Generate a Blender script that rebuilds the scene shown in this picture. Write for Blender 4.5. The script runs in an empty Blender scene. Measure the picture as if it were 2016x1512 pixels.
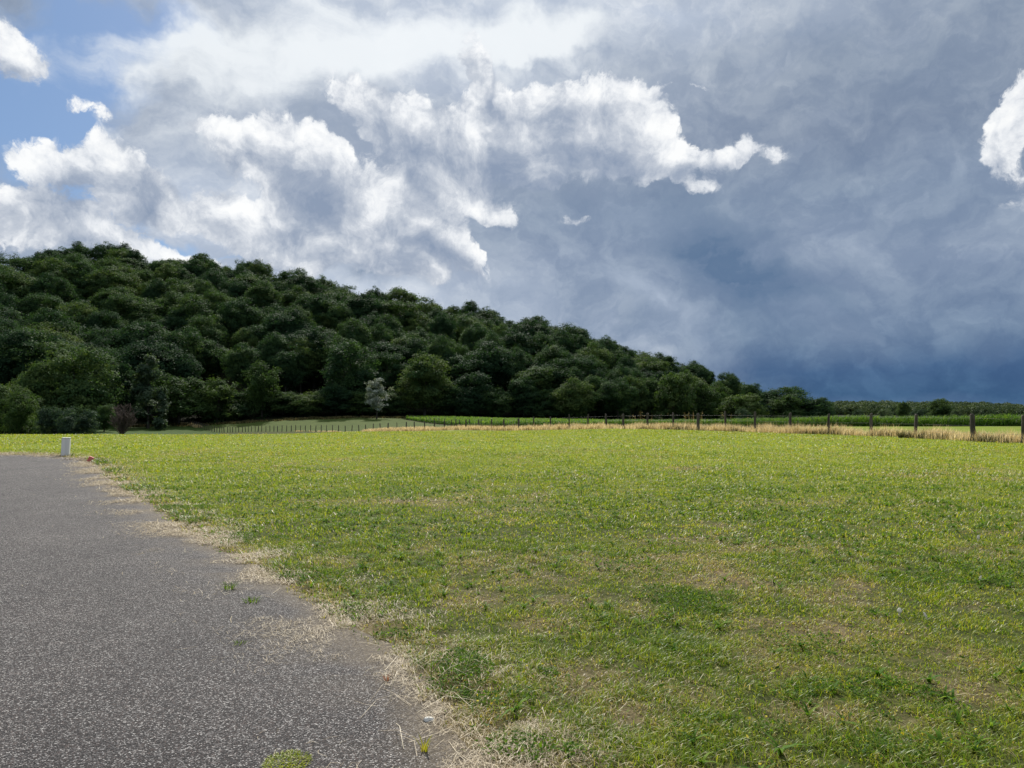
import bpy, math, random
import numpy as np

C = bpy.context.scene.collection
SC = bpy.context.scene
rng = np.random.default_rng(11)
random.seed(11)
PI = math.pi

# ------------------------------------------------------------------ camera, exposure
FPX = 1456.0                      # focal length in pixels of the 2016 px wide photograph (26 mm equivalent)
PITCH = math.radians(1.81)
EYE = 1.6
cam_d = bpy.data.cameras.new('camera'); cam_d.sensor_width = 36.0; cam_d.lens = 36.0 * FPX / 2016
cam_d.clip_start = 0.1; cam_d.clip_end = 8000
cam = bpy.data.objects.new('camera', cam_d); C.objects.link(cam)
cam.location = (0, 0, EYE); cam.rotation_euler = (PI/2 + PITCH, 0, 0)
SC.camera = cam
SC.render.engine = 'CYCLES'
SC.cycles.max_bounces = 6; SC.cycles.diffuse_bounces = 2; SC.cycles.glossy_bounces = 1
SC.cycles.transmission_bounces = 2; SC.cycles.transparent_max_bounces = 4
SC.cycles.caustics_reflective = False; SC.cycles.caustics_refractive = False
SC.view_settings.view_transform = 'Standard'; SC.view_settings.look = 'None'
SC.view_settings.exposure = 0.0; SC.view_settings.gamma = 1.0
SUN_EL, SUN_AZ = math.radians(41), math.radians(-7)      # azimuth from +Y towards +X

def lin(r, g, b):
    f = lambda c: (c/12.92 if c <= 0.04045 else ((c+0.055)/1.055)**2.4)
    return (f(r/255), f(g/255), f(b/255), 1.0)

def sky_at(px, py):
    """azimuth and elevation (in tenths of a radian) of a photograph pixel"""
    xc, yc = (px-1008)/FPX, (756-py)/FPX
    y = math.cos(PITCH) - yc*math.sin(PITCH); z = math.sin(PITCH) + yc*math.cos(PITCH)
    return 10*math.atan2(xc, y), 10*math.atan2(z, math.hypot(xc, y))

# ------------------------------------------------------------------ tiny node language
class V:
    """one socket with arithmetic"""
    def __init__(s, nt, sock): s.nt, s.s = nt, sock
    def _m(s, op, *a, clamp=False):
        n = s.nt.nodes.new('ShaderNodeMath'); n.operation = op; n.use_clamp = clamp
        for i, x in enumerate((s,)+a):
            if isinstance(x, V): s.nt.links.new(x.s, n.inputs[i])
            else: n.inputs[i].default_value = float(x)
        return V(s.nt, n.outputs[0])
    def __add__(s, o): return s._m('ADD', o)
    def __radd__(s, o): return s._m('ADD', o)
    def __sub__(s, o): return s._m('SUBTRACT', o)
    def __rsub__(s, o): return (s*-1.0)+o
    def __mul__(s, o): return s._m('MULTIPLY', o)
    def __rmul__(s, o): return s._m('MULTIPLY', o)
    def __truediv__(s, o): return s._m('DIVIDE', o)
    def pow(s, e): return s._m('POWER', e)
    def mx(s, o): return s._m('MAXIMUM', o)
    def mn(s, o): return s._m('MINIMUM', o)
    def clamp(s): return s._m('ADD', 0.0, clamp=True)
    def exp(s): return s._m('EXPONENT')
    def smooth(s, a, b, c=0.0, d=1.0, kind='SMOOTHSTEP'):
        n = s.nt.nodes.new('ShaderNodeMapRange'); n.interpolation_type = kind; n.clamp = True
        s.nt.links.new(s.s, n.inputs['Value'])
        for k, x in (('From Min', a), ('From Max', b), ('To Min', c), ('To Max', d)): n.inputs[k].default_value = x
        return V(s.nt, n.outputs[0])

def put(nt, sock, val):
    if isinstance(val, V): nt.links.new(val.s, sock)
    elif val is not None: sock.default_value = val

def noise(nt, vec, scale, detail=5, rough=.55, dim='2D', w=None, lac=2.0, dist=0.0):
    n = nt.nodes.new('ShaderNodeTexNoise'); n.noise_dimensions = dim
    if vec is not None: nt.links.new(vec.s, n.inputs['Vector'])
    n.inputs['Scale'].default_value = scale; n.inputs['Detail'].default_value = detail
    n.inputs['Roughness'].default_value = rough; n.inputs['Lacunarity'].default_value = lac
    n.inputs['Distortion'].default_value = dist
    if w is not None: n.inputs['W'].default_value = w
    return V(nt, n.outputs[0])

def comb(nt, x, y, z=0.0):
    n = nt.nodes.new('ShaderNodeCombineXYZ')
    for i, v in enumerate((x, y, z)): put(nt, n.inputs[i], v)
    return V(nt, n.outputs[0])

def vadd(nt, a, b):
    n = nt.nodes.new('ShaderNodeVectorMath'); n.operation = 'ADD'
    put(nt, n.inputs[0], a); put(nt, n.inputs[1], b)
    return V(nt, n.outputs[0])

def vscale(nt, a, k):
    n = nt.nodes.new('ShaderNodeVectorMath'); n.operation = 'MULTIPLY'
    put(nt, n.inputs[0], a); n.inputs[1].default_value = k
    return V(nt, n.outputs[0])

def mix(nt, fac, a, b, blend='MIX'):
    n = nt.nodes.new('ShaderNodeMix'); n.data_type = 'RGBA'; n.blend_type = blend
    put(nt, n.inputs[0], fac if isinstance(fac, V) else float(fac))
    put(nt, n.inputs[6], a); put(nt, n.inputs[7], b)
    return V(nt, n.outputs[2])

def ramp(nt, fac, stops, interp='LINEAR'):
    n = nt.nodes.new('ShaderNodeValToRGB'); n.color_ramp.interpolation = interp
    e = n.color_ramp.elements
    while len(e) < len(stops): e.new(0.5)
    for i, (p, c) in enumerate(stops): e[i].position = p; e[i].color = c
    nt.links.new(fac.s, n.inputs[0])
    return V(nt, n.outputs[0])

# ------------------------------------------------------------------ world: blue sky, storm deck, cumulus
world = bpy.data.worlds.new('World'); SC.world = world; world.use_nodes = True
wt = world.node_tree; wt.nodes.clear()
world.cycles.sampling_method = 'MANUAL'; world.cycles.sample_map_resolution = 256
SKY = 0.10                                             # background strength; cloud radiances below are divided by it

def blob(vec, cx, cy, a, b, rot=0.0, soft=True):
    """soft elliptical patch of sky; centre and half axes given as they stand in the photograph"""
    u, v = sky_at(cx, cy)
    r = math.radians(rot)
    ua, va = sky_at(cx+a*math.cos(r), cy+a*math.sin(r))
    ub, vb = sky_at(cx-b*math.sin(r), cy+b*math.cos(r))
    la, lb = math.hypot(ua-u, va-v), math.hypot(ub-u, vb-v)
    ang = math.atan2(va-v, ua-u)
    m = wt.nodes.new('ShaderNodeMapping'); m.vector_type = 'TEXTURE'
    wt.links.new(vec.s, m.inputs['Vector'])
    m.inputs['Location'].default_value = (u, v, 0); m.inputs['Rotation'].default_value = (0, 0, ang)
    m.inputs['Scale'].default_value = (la, lb, 1)
    g = wt.nodes.new('ShaderNodeTexGradient'); g.gradient_type = 'QUADRATIC_SPHERE' if soft else 'SPHERICAL'
    wt.links.new(m.outputs[0], g.inputs[0])
    return V(wt, g.outputs['Fac'])

def field(vec, blobs, k=1.6, soft=True):
    tot = None
    for (cx, cy, a, b, rot, amp) in blobs:
        t = blob(vec, cx, cy, a*k, b*k, rot, soft)*amp
        tot = t if tot is None else tot+t
    return tot

geo = wt.nodes.new('ShaderNodeTexCoord')
sep = wt.nodes.new('ShaderNodeSeparateXYZ'); wt.links.new(geo.outputs['Generated'], sep.inputs[0])
dx, dy, dz = (V(wt, sep.outputs[i]) for i in range(3))
AZ = dx._m('ARCTAN2', dy)*10.0
EL = dz._m('ARCSINE')*10.0
P0 = comb(wt, AZ, EL)

# domain warp
def centred(vec, scale, detail, rough, amp):
    n = wt.nodes.new('ShaderNodeTexNoise'); n.noise_dimensions = '2D'; wt.links.new(vec.s, n.inputs['Vector'])
    n.inputs['Scale'].default_value = scale; n.inputs['Detail'].default_value = detail; n.inputs['Roughness'].default_value = rough
    s = wt.nodes.new('ShaderNodeVectorMath'); s.operation = 'MULTIPLY_ADD'
    wt.links.new(n.outputs['Color'], s.inputs[0]); s.inputs[1].default_value = (amp, amp, 0); s.inputs[2].default_value = (-amp/2, -amp/2, 0)
    return V(wt, s.outputs[0])
W1 = centred(P0, 0.8, 5, .55, 1.15)
P = vadd(wt, P0, W1)

# --- clear sky
nish = wt.nodes.new('ShaderNodeTexSky'); nish.sky_type = 'NISHITA'; nish.sun_disc = False
nish.sun_elevation = SUN_EL; nish.sun_rotation = SUN_AZ; nish.air_density = 1.0; nish.dust_density = 0.6; nish.ozone_density = 2.0
K = 1.0/SKY
def rad(r, g, b): c = lin(r, g, b); return (c[0]*K, c[1]*K, c[2]*K, 1)
col = mix(wt, 0.55, V(wt, nish.outputs[0]), rad(98, 142, 196))

def puffs(vec, scale, detail=2.0):
    n = wt.nodes.new('ShaderNodeTexVoronoi'); n.voronoi_dimensions = '2D'; n.feature = 'F1'
    wt.links.new(vec.s, n.inputs['Vector']); n.inputs['Scale'].default_value = scale
    n.inputs['Detail'].default_value = detail; n.inputs['Roughness'].default_value = .55; n.inputs['Lacunarity'].default_value = 2.3
    n.normalize = True
    return 1.0-V(wt, n.outputs['Distance'])

# --- far grey storm deck, everywhere but the blue gap
gap = field(P, [(60, 170, 330, 330, 0, 1.0), (330, 60, 260, 90, 0, .6), (150, 400, 150, 140, 0, .55), (620, 330, 200, 60, 35, .15), (420, 520, 260, 40, 12, .55), (330, 480, 110, 40, 0, .4)])
deck_n = noise(wt, vadd(wt, vscale(wt, P0, (1, 1.7, 1)), W1), 0.55, 6, .55)
deck_n2 = noise(wt, vadd(wt, vscale(wt, P0, (1, 1.5, 1)), W1), 1.6, 6, .6)
bil = puffs(vadd(wt, vscale(wt, P0, (1, 1.35, 1)), centred(P0, 1.6, 5, .6, .9)), 1.0, 3.5)
bil2 = puffs(vadd(wt, vscale(wt, vadd(wt, P0, (.03, .13, 0)), (1, 1.35, 1)), centred(P0, 1.6, 5, .6, .9)), 1.0, 3.5)
relief = ((bil-bil2)*1.6+(bil-.66)*.7)
deck_a = (1.0-gap*1.25+(deck_n-.5)*.9).smooth(.15, .6)
elv = (EL*.1)
deck_r = ramp(wt, (EL+(deck_n-.5)*.5)._m('MULTIPLY', .18, clamp=True), [
    (0.0, rad(86, 114, 148)), (.03, rad(64, 96, 132)), (.08, rad(74, 104, 141)), (.16, rad(116, 137, 164)), (.35, rad(140, 156, 179)), (.46, rad(134, 151, 174)),
    (.60, rad(132, 147, 169)), (.78, rad(143, 157, 176)), (.90, rad(165, 177, 194)), (1.0, rad(205, 212, 220))])
# brighter to the left where the sun comes through
left = field(P, [(380, 400, 560, 230, 10, .8), (740, 590, 430, 150, 20, .9), (800, 90, 700, 260, 0, 1.0), (1300, 20, 620, 100, 0, .6), (1200, 690, 330, 100, 25, .6)])
deck_c = mix(wt, left.clamp(), deck_r, rad(206, 215, 228))
deck_c = mix(wt, deck_n2.smooth(.35, .72), mix(wt, 1.0, deck_c, (.84, .87, .92, 1), 'MULTIPLY'), mix(wt, 1.0, deck_c, (1.12, 1.10, 1.07, 1), 'MULTIPLY'))
deck_c = mix(wt, (relief*-1.0).smooth(0, .35)*.30, deck_c, mix(wt, 1.0, deck_c, (.70, .76, .84, 1), 'MULTIPLY'))
deck_c = mix(wt, relief.smooth(0, .35)*.34, deck_c, mix(wt, 1.0, deck_c, (1.42, 1.34, 1.24, 1), 'MULTIPLY'))
# dark bellies
dark = field(P, [(1430, 500, 240, 100, 40, .95), (1510, 570, 150, 70, 20, .75), (730, 545, 110, 30, 8, .7), (1250, 640, 60, 20, 0, .3), (1850, 430, 160, 60, 0, .2), (1600, 80, 250, 60, 0, .25), (1800, 160, 220, 80, 0, .2),
                 (1150, 400, 220, 40, 10, .3), (620, 250, 110, 50, 40, .3), (790, 350, 150, 30, 40, .35)])
deck_c = mix(wt, (dark+(deck_n2-.5)*dark*2.4)._m('MINIMUM', .85).clamp(), deck_c, rad(84, 112, 146))
pale = field(P, [(480, 545, 330, 45, 8, .75), (150, 500, 200, 30, 0, .5), (1290, 610, 190, 36, 32, .9), (1000, 640, 160, 50, 10, .5), (1000, 570, 90, 40, 0, .35), (1620, 640, 120, 40, 20, .25), (1900, 330, 180, 60, 20, .25), (1280, 420, 170, 45, 10, .25), (1700, 470, 200, 40, 10, .15)])
deck_c = mix(wt, (pale*(deck_n2*2.0)).clamp(), deck_c, rad(168, 182, 202))
col = mix(wt, deck_a, col, deck_c)

# --- high thin veil: streaky white
vs = comb(wt, AZ*.55-EL*.35, EL*1.5+AZ*.25)
veil_n = noise(wt, vadd(wt, vs, vscale(wt, W1, (.8, .8, 0))), 0.9, 8, .62)
veil_b = field(P, [(330, 75, 130, 45, -12, .45), (270, 150, 80, 24, -20, .25), (400, 80, 240, 70, -8, .75), (350, 170, 150, 50, 10, .35), (720, 120, 360, 85, -12, 1.35), (1080, 70, 330, 70, -5, .9), (1010, 100, 150, 40, -10, .6), (450, 270, 230, 40, -6, .5), (60, 130, 60, 55, 50, .5),
                   (90, 90, 90, 60, 60, .35), (200, 215, 90, 22, 35, .5), (640, 20, 330, 60, 0, .5), (300, 260, 330, 140, 0, .25), (700, 560, 330, 80, 15, .3)])
veil = (veil_b*1.15+(veil_n-.5)*1.3*veil_b.smooth(0, .35)).smooth(.15, 1.0)
col = mix(wt, veil*.93, col, rad(238, 243, 247))

# --- cumulus with sun-facing rims: the same density read again a little nearer the sun
CU_L = [(75, 320, 60, 38, 10, 1.0), (170, 315, 75, 45, 0, 1.1), (245, 350, 85, 60, 40, 1.3), (310, 405, 65, 48, 45, 1.2), (130, 375, 70, 40, 20, .7), (50, 400, 90, 40, 8, 1.0), (20, 450, 60, 50, 0, .9), (190, 455, 90, 34, 8, 1.1), (240, 490, 90, 30, 15, 1.1), (110, 478, 70, 26, -8, .8),
        (420, 410, 62, 48, 20, 1.25), (485, 455, 80, 42, 25, 1.2), (440, 262, 62, 40, 10, 1.0), (480, 310, 60, 45, 30, .9), (570, 275, 62, 48, 10, 1.3), (615, 320, 62, 60, 30, 1.2), (680, 380, 85, 62, 40, 1.4), (570, 380, 70, 60, 20, .9), (765, 425, 95, 58, 35, 1.4),
        (850, 465, 90, 50, 35, 1.3), (920, 505, 60, 26, 35, 1.0), (600, 460, 110, 46, 10, 1.1), (710, 495, 120, 40, 15, 1.0), (800, 520, 90, 30, 18, .8), (560, 520, 110, 22, 4, .5), (360, 515, 90, 16, 8, .7), (540, 500, 90, 30, 8, .8)]
CU_R = [(690, 185, 60, 36, 30, 1.0), (750, 220, 75, 46, 40, 1.2), (820, 250, 90, 60, 25, 1.3), (800, 315, 85, 46, 40, 1.1), (890, 300, 90, 56, 10, 1.3), (960, 230, 55, 90, -25, 1.2), (935, 120, 24, 60, -30, 1.0), (1000, 310, 90, 52, 5, 1.3), (1060, 240, 60, 60, 0, 1.0), (1110, 225, 70, 58, 0, 1.2),
        (1190, 205, 75, 60, 10, 1.4), (1260, 230, 60, 62, 35, 1.3), (1110, 305, 130, 46, 3, 1.3), (1230, 295, 100, 52, 10, 1.3), (1310, 295, 55, 46, 30, 1.2), (1375, 315, 70, 26, 8, 1.0), (1440, 300, 50, 22, -10, .75), (1475, 272, 26, 22, 0, .62), (1525, 305, 34, 26, 30, .58), (1375, 362, 40, 16, 15, .8),
        (930, 395, 85, 34, 18, 1.2), (970, 425, 50, 14, 18, .65), (880, 450, 50, 30, 30, .6), (860, 375, 60, 34, 35, .9), (1060, 345, 50, 26, 0, 1.0), (1130, 436, 28, 11, -10, .75), (1330, 165, 40, 9, -5, .45), (1380, 172, 22, 10, 30, .4), (2005, 215, 46, 90, 20, 1.2), (1980, 290, 56, 56, 0, 1.1), (2000, 380, 60, 60, 0, .45),
        (50, 120, 50, 46, 50, .8), (15, 90, 40, 50, 20, .8), (150, 205, 30, 20, 20, .6), (205, 225, 36, 22, 45, .6)]

def cumulus(off):
    p0 = vadd(wt, P0, (off[0], off[1], 0)) if off != (0, 0) else P0
    w = centred(p0, 1.5, 5, .55, .42)
    p = vadd(wt, p0, w)
    f = noise(wt, p, 2.1, 9, .70)*.68+(puffs(p, 2.4, 3.0)-.18)*.34
    b = field(p, CU_L+CU_R, 1.5, False)
    return b + (f-.5)*2.3*b.smooth(.0, .4), f
D0, f0 = cumulus((0, 0))
SUNV = sky_at(790, -260)
D1, f1 = cumulus((0.02, 0.16))
slope = (D0-D1)
f2 = noise(wt, P, 1.25, 6, .6)
grey = field(P, [(630, 405, 80, 80, -20, .5), (690, 460, 90, 50, 20, .4), (270, 375, 70, 60, 40, .6), (975, 190, 26, 110, -28, 1.1), (760, 205, 60, 30, 30, .45), (860, 330, 90, 40, 20, .3), (1090, 295, 110, 40, 0, .5), (1180, 300, 60, 30, 0, .3), (60, 410, 80, 30, 0, .25), (30, 140, 40, 30, 0, .2), (1000, 320, 60, 60, 0, .25)], 1.6)
shade = (D1.smooth(.5, 3.0, 0, .30, 'LINEAR') - slope*.38 + (.5-f1)*2.0 + (.5-f2)*2.0 + grey*.9 + .30).smooth(-.22, 1.12, kind='LINEAR')
alpha = ((D0-.30)/(shade*.22+.30)).smooth(0, 1)
cu_c = ramp(wt, shade, [(0, rad(254, 255, 255)), (.18, rad(238, 241, 245)), (.42, rad(198, 205, 216)), (.7, rad(160, 172, 191)), (1, rad(136, 152, 177))])
# clouds low or far to the right sit in shade
col = mix(wt, alpha*.97, col, cu_c)

# glow of the veiled sun
su, sv = 10*SUN_AZ, 10*SUN_EL
sd = vadd(wt, P0, (-su, -sv, 0))
ln = wt.nodes.new('ShaderNodeVectorMath'); ln.operation = 'LENGTH'; wt.links.new(sd.s, ln.inputs[0])
aur = (V(wt, ln.outputs['Value'])*-.42).exp()*2.2
col = mix(wt, 1.0, col, mix(wt, aur*.05, (0, 0, 0, 1), (10, 9.8, 9.4, 1)), 'ADD')
# below the horizon
bg = wt.nodes.new('ShaderNodeBackground'); bg.inputs['Strength'].default_value = SKY
wt.links.new(col.s, bg.inputs['Color'])
out = wt.nodes.new('ShaderNodeOutputWorld'); wt.links.new(bg.outputs[0], out.inputs['Surface'])

# ------------------------------------------------------------------ sun
sun_d = bpy.data.lights.new('sun', 'SUN'); sun_d.energy = 4.9; sun_d.angle = math.radians(.6); sun_d.color = (1, .95, .86)
sun = bpy.data.objects.new('sun', sun_d); C.objects.link(sun)
sun.rotation_euler = (-(PI/2-SUN_EL), 0, -SUN_AZ)      # light comes from ahead (+Y), high

# ------------------------------------------------------------------ helpers
def noise2(x, y, seed=0):
    xi = np.floor(x).astype(np.int64); yi = np.floor(y).astype(np.int64)
    fx = x-xi; fy = y-yi
    def h(a, b):
        n = (a*374761393 + b*668265263 + seed*974634777) & 0x7fffffff
        n = ((n ^ (n >> 13))*1274126177) & 0x7fffffff
        return ((n ^ (n >> 16)) & 0xffff)/65535.0
    sx = fx*fx*(3-2*fx); sy = fy*fy*(3-2*fy)
    return (h(xi, yi)*(1-sx)+h(xi+1, yi)*sx)*(1-sy)+(h(xi, yi+1)*(1-sx)+h(xi+1, yi+1)*sx)*sy

def fbm(x, y, seed=0, octv=4, gain=.55):
    t = np.zeros_like(np.asarray(x, float)); a = 1; s = 0
    for k in range(octv):
        t = t+a*noise2(np.asarray(x, float)*2**k+17.3*k, np.asarray(y, float)*2**k-9.1*k, seed+k); s += a; a *= gain
    return t/s

def mesh_np(name, verts, faces_flat, sizes, mat=None, attrs=None, parent=None, smooth=False, link=True, kind=None):
    """one mesh object from numpy arrays"""
    me = bpy.data.meshes.new(name)
    nv, nl, nf = len(verts), len(faces_flat), len(sizes)
    me.vertices.add(nv); me.loops.add(nl); me.polygons.add(nf)
    me.vertices.foreach_set('co', np.asarray(verts, np.float32).ravel())
    me.loops.foreach_set('vertex_index', np.asarray(faces_flat, np.int32))
    st = np.zeros(nf, np.int32); st[1:] = np.cumsum(sizes)[:-1]
    me.polygons.foreach_set('loop_start', st)
    if smooth: me.polygons.foreach_set('use_smooth', np.ones(nf, bool))
    me.update(calc_edges=True)
    for k, a in (attrs or {}).items():
        at = me.attributes.new(k, 'FLOAT', 'POINT'); at.data.foreach_set('value', np.asarray(a, np.float32))
    if mat: me.materials.append(mat)
    if not link: return me
    o = bpy.data.objects.new(name, me); C.objects.link(o)
    if parent: o.parent = parent
    if kind: o['kind'] = kind
    return o

def tag(o, label=None, cat=None, group=None, kind=None):
    for k, v in (('label', label), ('category', cat), ('group', group), ('kind', kind)):
        if v: o[k] = v
    return o

def empty(name, loc, rz=0.0, scale=1.0):
    o = bpy.data.objects.new(name, None); C.objects.link(o); o.empty_display_size = .3
    o.location = loc; o.rotation_euler = (0, 0, rz)
    o.scale = (scale,)*3 if not isinstance(scale, tuple) else scale
    return o

# ------------------------------------------------------------------ the lie of the land
KPX = np.array([-700, 0, 200, 400, 560, 700, 850, 1000, 1200, 1400, 1640, 2016, 2800], float)
PROF = [
 [(0, 0), (43, 0), (60, -.8), (110, -3.1), (140, -4.2), (170, -4.0), (3000, -4)],
 [(0, 0), (43, 0), (60, -.8), (110, -3.1), (140, -4.4), (165, -4.2), (3000, -4)],
 [(0, 0), (43, 0), (60, -.8), (105, -2.7), (130, -3.35), (160, -3.05), (172, -2.8), (3000, -4)],
 [(0, 0), (43, 0), (60, -.8), (100, -2.6), (150, -4.2), (166, -4.4), (187, -2.4), (3000, -4)],
 [(0, 0), (44, 0), (60, -.7), (100, -2.4), (150, -3.9), (165, -3.6), (191, -1.5), (3000, -4)],
 [(0, 0), (48, 0), (70, -.8), (100, -2.0), (137, -3.0), (160, -2.6), (195, -.95), (3000, -4)],
 [(0, 0), (48, 0), (70, -.6), (97, -1.46), (130, -1.8), (200, -1.4), (3000, -4)],
 [(0, 0), (49, 0), (78, -.86), (118, -1.44), (205, -2.1), (3000, -5)],
 [(0, 0), (54, 0), (61, -.2), (80, -.6), (122, -1.54), (150, -2.0), (212, -2.3), (3000, -6)],
 [(0, 0), (50, 0), (60, -.15), (80, -.6), (110, -1.25), (225, -2.8), (3000, -6)],
 [(0, 0), (44, 0), (60, -.14), (75, -.33), (100, -1.0), (250, -4), (3000, -6)],
 [(0, 0), (38, 0), (55, -.06), (70, -.18), (90, -.7), (200, -4), (800, -6), (3000, -6)],
 [(0, 0), (38, 0), (55, -.06), (70, -.18), (90, -.7), (200, -4), (800, -6), (3000, -6)]]
EPX = [-700, 0, 200, 300, 560, 760, 850, 1000, 1200, 1400, 1640]            # where the wood begins
EDG = [120, 150, 172, 182, 191, 195, 200, 205, 212, 225, 250]
RPX = [-700, 0, 60, 150, 250, 350, 450, 540, 600, 640, 700, 760, 850, 950, 1000, 1080, 1150, 1200, 1250, 1300, 1350, 1400, 1440, 1470, 1500, 1560, 1640, 1700]
RTOP = [470, 482, 480, 497, 505, 517, 530, 545, 553, 570, 583, 592, 603, 620, 630, 640, 655, 670, 686, 703, 712, 724, 742, 752, 766, 762, 788, 800]   # skyline of the crowns
RDI = [330, 340, 340, 340, 340, 340, 340, 338, 336, 335, 332, 330, 326, 321, 318, 314, 309, 304, 299, 294, 288, 282, 277, 274, 271, 266, 262, 262]
RHT = [13.5]*17 + [13.2, 13, 12.5, 12, 11.5, 11, 10.8, 10.5, 10.5, 8.5, 6]             # how far the crowns stand above the ridge

def edge_d(px): return np.interp(px, EPX, EDG)
def ridge_d(px): return np.interp(px, RPX, RDI)

def ground_z(x, y):
    x = np.asarray(x, float); y = np.asarray(y, float)
    th = np.arctan2(x, y); r = np.hypot(x, y)
    tc = np.clip(th, math.radians(-49.5), math.radians(51))
    d = r*np.cos(tc); px = 1008+FPX*np.tan(tc)
    Z = np.stack([np.interp(d, [p[0] for p in pr], [p[1] for p in pr]) for pr in PROF])
    k = np.clip(np.searchsorted(KPX, px)-1, 0, len(KPX)-2)
    f = np.clip((px-KPX[k])/(KPX[k+1]-KPX[k]), 0, 1)
    idx = np.arange(px.size).reshape(px.shape)
    Zf = Z.reshape(len(PROF), -1); kk = k.ravel(); ff = f.ravel(); ii = idx.ravel()
    z = (Zf[kk, ii]*(1-ff)+Zf[kk+1, ii]*ff).reshape(px.shape)
    e = edge_d(px)+3; R = ridge_d(px)
    zr = EYE+(802-np.interp(px, RPX, RTOP))/FPX*R-np.interp(px, RPX, RHT)
    t = np.clip((d-e)/(R-e), 0, 1); s = .55*t*t*(3-2*t)+.45*t
    w = np.clip((1700-px)/40, 0, 1)
    zh = z+np.maximum(zr-z, 0)*s - np.maximum(d-R, 0)*.10*np.clip((zr-z)/10, 0, 1)
    zh = np.maximum(zh, -8)
    z = z*(1-w)+zh*w
    fade = np.clip((math.radians(115)-np.abs(th))/math.radians(45), 0, 1)
    near = np.clip((r-9)/20, 0, 1)
    return z*fade + near*(fbm(x*.12, y*.12, 5, 3)-.5)*.10*np.clip((60-r)/30, .3, 1)

def at(px, py, d):
    """world point seen at a photograph pixel, at forward distance d"""
    xc, yc = (px-1008)/FPX, (756-py)/FPX
    fy = math.cos(PITCH)-yc*math.sin(PITCH); fz = math.sin(PITCH)+yc*math.cos(PITCH)
    return xc/fy*d, d, EYE+fz/fy*d

def gz(x, y): return float(ground_z(np.array([x]), np.array([y]))[0])
def px_of(x, y): return 1008+FPX*np.asarray(x)/np.maximum(np.asarray(y), 1e-3)

# road edge, ground coordinates
EDGE = np.array([(-60, 30.5), (-30, 26.2), (-17.7, 25.2), (-14.6, 24.2), (-12.4, 21.8), (-10.5, 18.9), (-8.0, 15.0), (-5.25, 11.2), (-3.5, 8.7), (-2.15, 6.9), (-1.22, 5.5), (-.52, 4.4), (-.22, 3.7), (.02, 3.1), (.3, 1.5), (.45, 0), (.6, -4), (.9, -12)])
def road_signed(x, y):
    """distance to the edge of the asphalt, negative on the asphalt"""
    x = np.asarray(x, float); y = np.asarray(y, float)
    best = np.full(x.shape, 1e9)
    ins = np.zeros(x.shape, bool)
    poly = np.vstack([EDGE, [(-60, -12)]])
    for i in range(len(EDGE)-1):
        a, b = EDGE[i], EDGE[i+1]
        t = np.clip(((x-a[0])*(b[0]-a[0])+(y-a[1])*(b[1]-a[1]))/((b-a)**2).sum(), 0, 1)
        best = np.minimum(best, np.hypot(x-a[0]-t*(b[0]-a[0]), y-a[1]-t*(b[1]-a[1])))
    for i in range(len(poly)):
        a, b = poly[i], poly[(i+1) % len(poly)]
        if a[1] == b[1]: continue
        c = ((a[1] > y) != (b[1] > y)) & (x < (b[0]-a[0])*(y-a[1])/(b[1]-a[1])+a[0])
        ins ^= c
    return np.where(ins, -best, best)

def edge_wob(x, y): return (fbm(x*1.4, y*1.4, 31, 5, .65)-.5)*.85*np.clip(.6+np.asarray(y)*.03, .5, 1.3)

# fence line: photograph column and distance of every post
FENCE = [(2014, 33.2), (1915, 36), (1801, 39.5), (1714, 42), (1630, 44.5), (1555, 46.5), (1486, 48.5), (1428, 50.5), (1374, 52.5), (1325, 54.5), (1275, 57), (1227, 59.5), (1194, 61.5), (1157, 64), (1120, 66.5),
         (1084, 69.5), (1051, 72.5), (1021, 75.5), (992, 78.5), (968, 81.5), (943, 84.5), (917, 88), (898, 91), (875, 94), (855, 97), (836, 100), (816, 103.5), (800, 106.5), (782, 110), (764, 114), (749, 118), (735, 121.5), (721, 125),
         (707, 129), (693, 133), (680, 137), (667, 140.5), (655, 144), (643, 147), (633, 149.5), (622, 152), (612, 154), (602, 156), (592, 157.5), (583, 159), (574, 160), (565, 161), (556, 162), (547, 162.8), (540, 163.4), (532, 164), (524, 164.5),
         (516, 165), (509, 165.3), (503, 165.6), (496, 165.8), (490, 166), (484, 166.1), (478, 166.2), (471, 166.3), (465, 166.3), (459, 166.4), (454, 166.4), (449, 166.5), (442, 166.6), (438, 167), (433, 167.6), (428, 168.2), (423, 169), (418, 170), (414, 171), (411, 172),
         (408, 173), (404, 174.2), (400, 175.4), (396, 176.6), (392, 177.8), (388, 179), (384, 180.2), (380, 181.4), (376, 182.5), (372, 183.5), (368, 184.5), (364, 185.4), (360, 186.2), (356, 187)]
def fpt(px, d): return ((px-1008)/FPX*d, d)
FXY = np.array([fpt(*f) for f in FENCE])
FEND = np.array([(24.6, 32.0), (28, 28)])                    # the fence runs on, out of the picture
FLINE = np.vstack([FEND[::-1], FXY])
def line_dist(x, y, L):
    best = np.full(np.shape(x), 1e9)
    for i in range(len(L)-1):
        a, b = L[i], L[i+1]
        t = np.clip(((x-a[0])*(b[0]-a[0])+(y-a[1])*(b[1]-a[1]))/max(((b-a)**2).sum(), 1e-6), 0, 1)
        best = np.minimum(best, np.hypot(x-a[0]-t*(b[0]-a[0]), y-a[1]-t*(b[1]-a[1])))
    return best
def fence_d(px):
    f = np.array(FENCE); f = f[f[:, 0] >= 438][::-1]
    return np.interp(px, f[:, 0], f[:, 1])
# maize: near and far limit by column
MPX = [800, 850, 930, 1000, 1200, 1300, 1400, 1486, 1640, 2016, 2300]
MNEAR = [184, 150, 118, 117, 121, 118, 108, 92, 76, 70, 66]
MFAR = [190, 194, 196, 196, 180, 150, 132, 118, 106, 98, 94]

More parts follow.
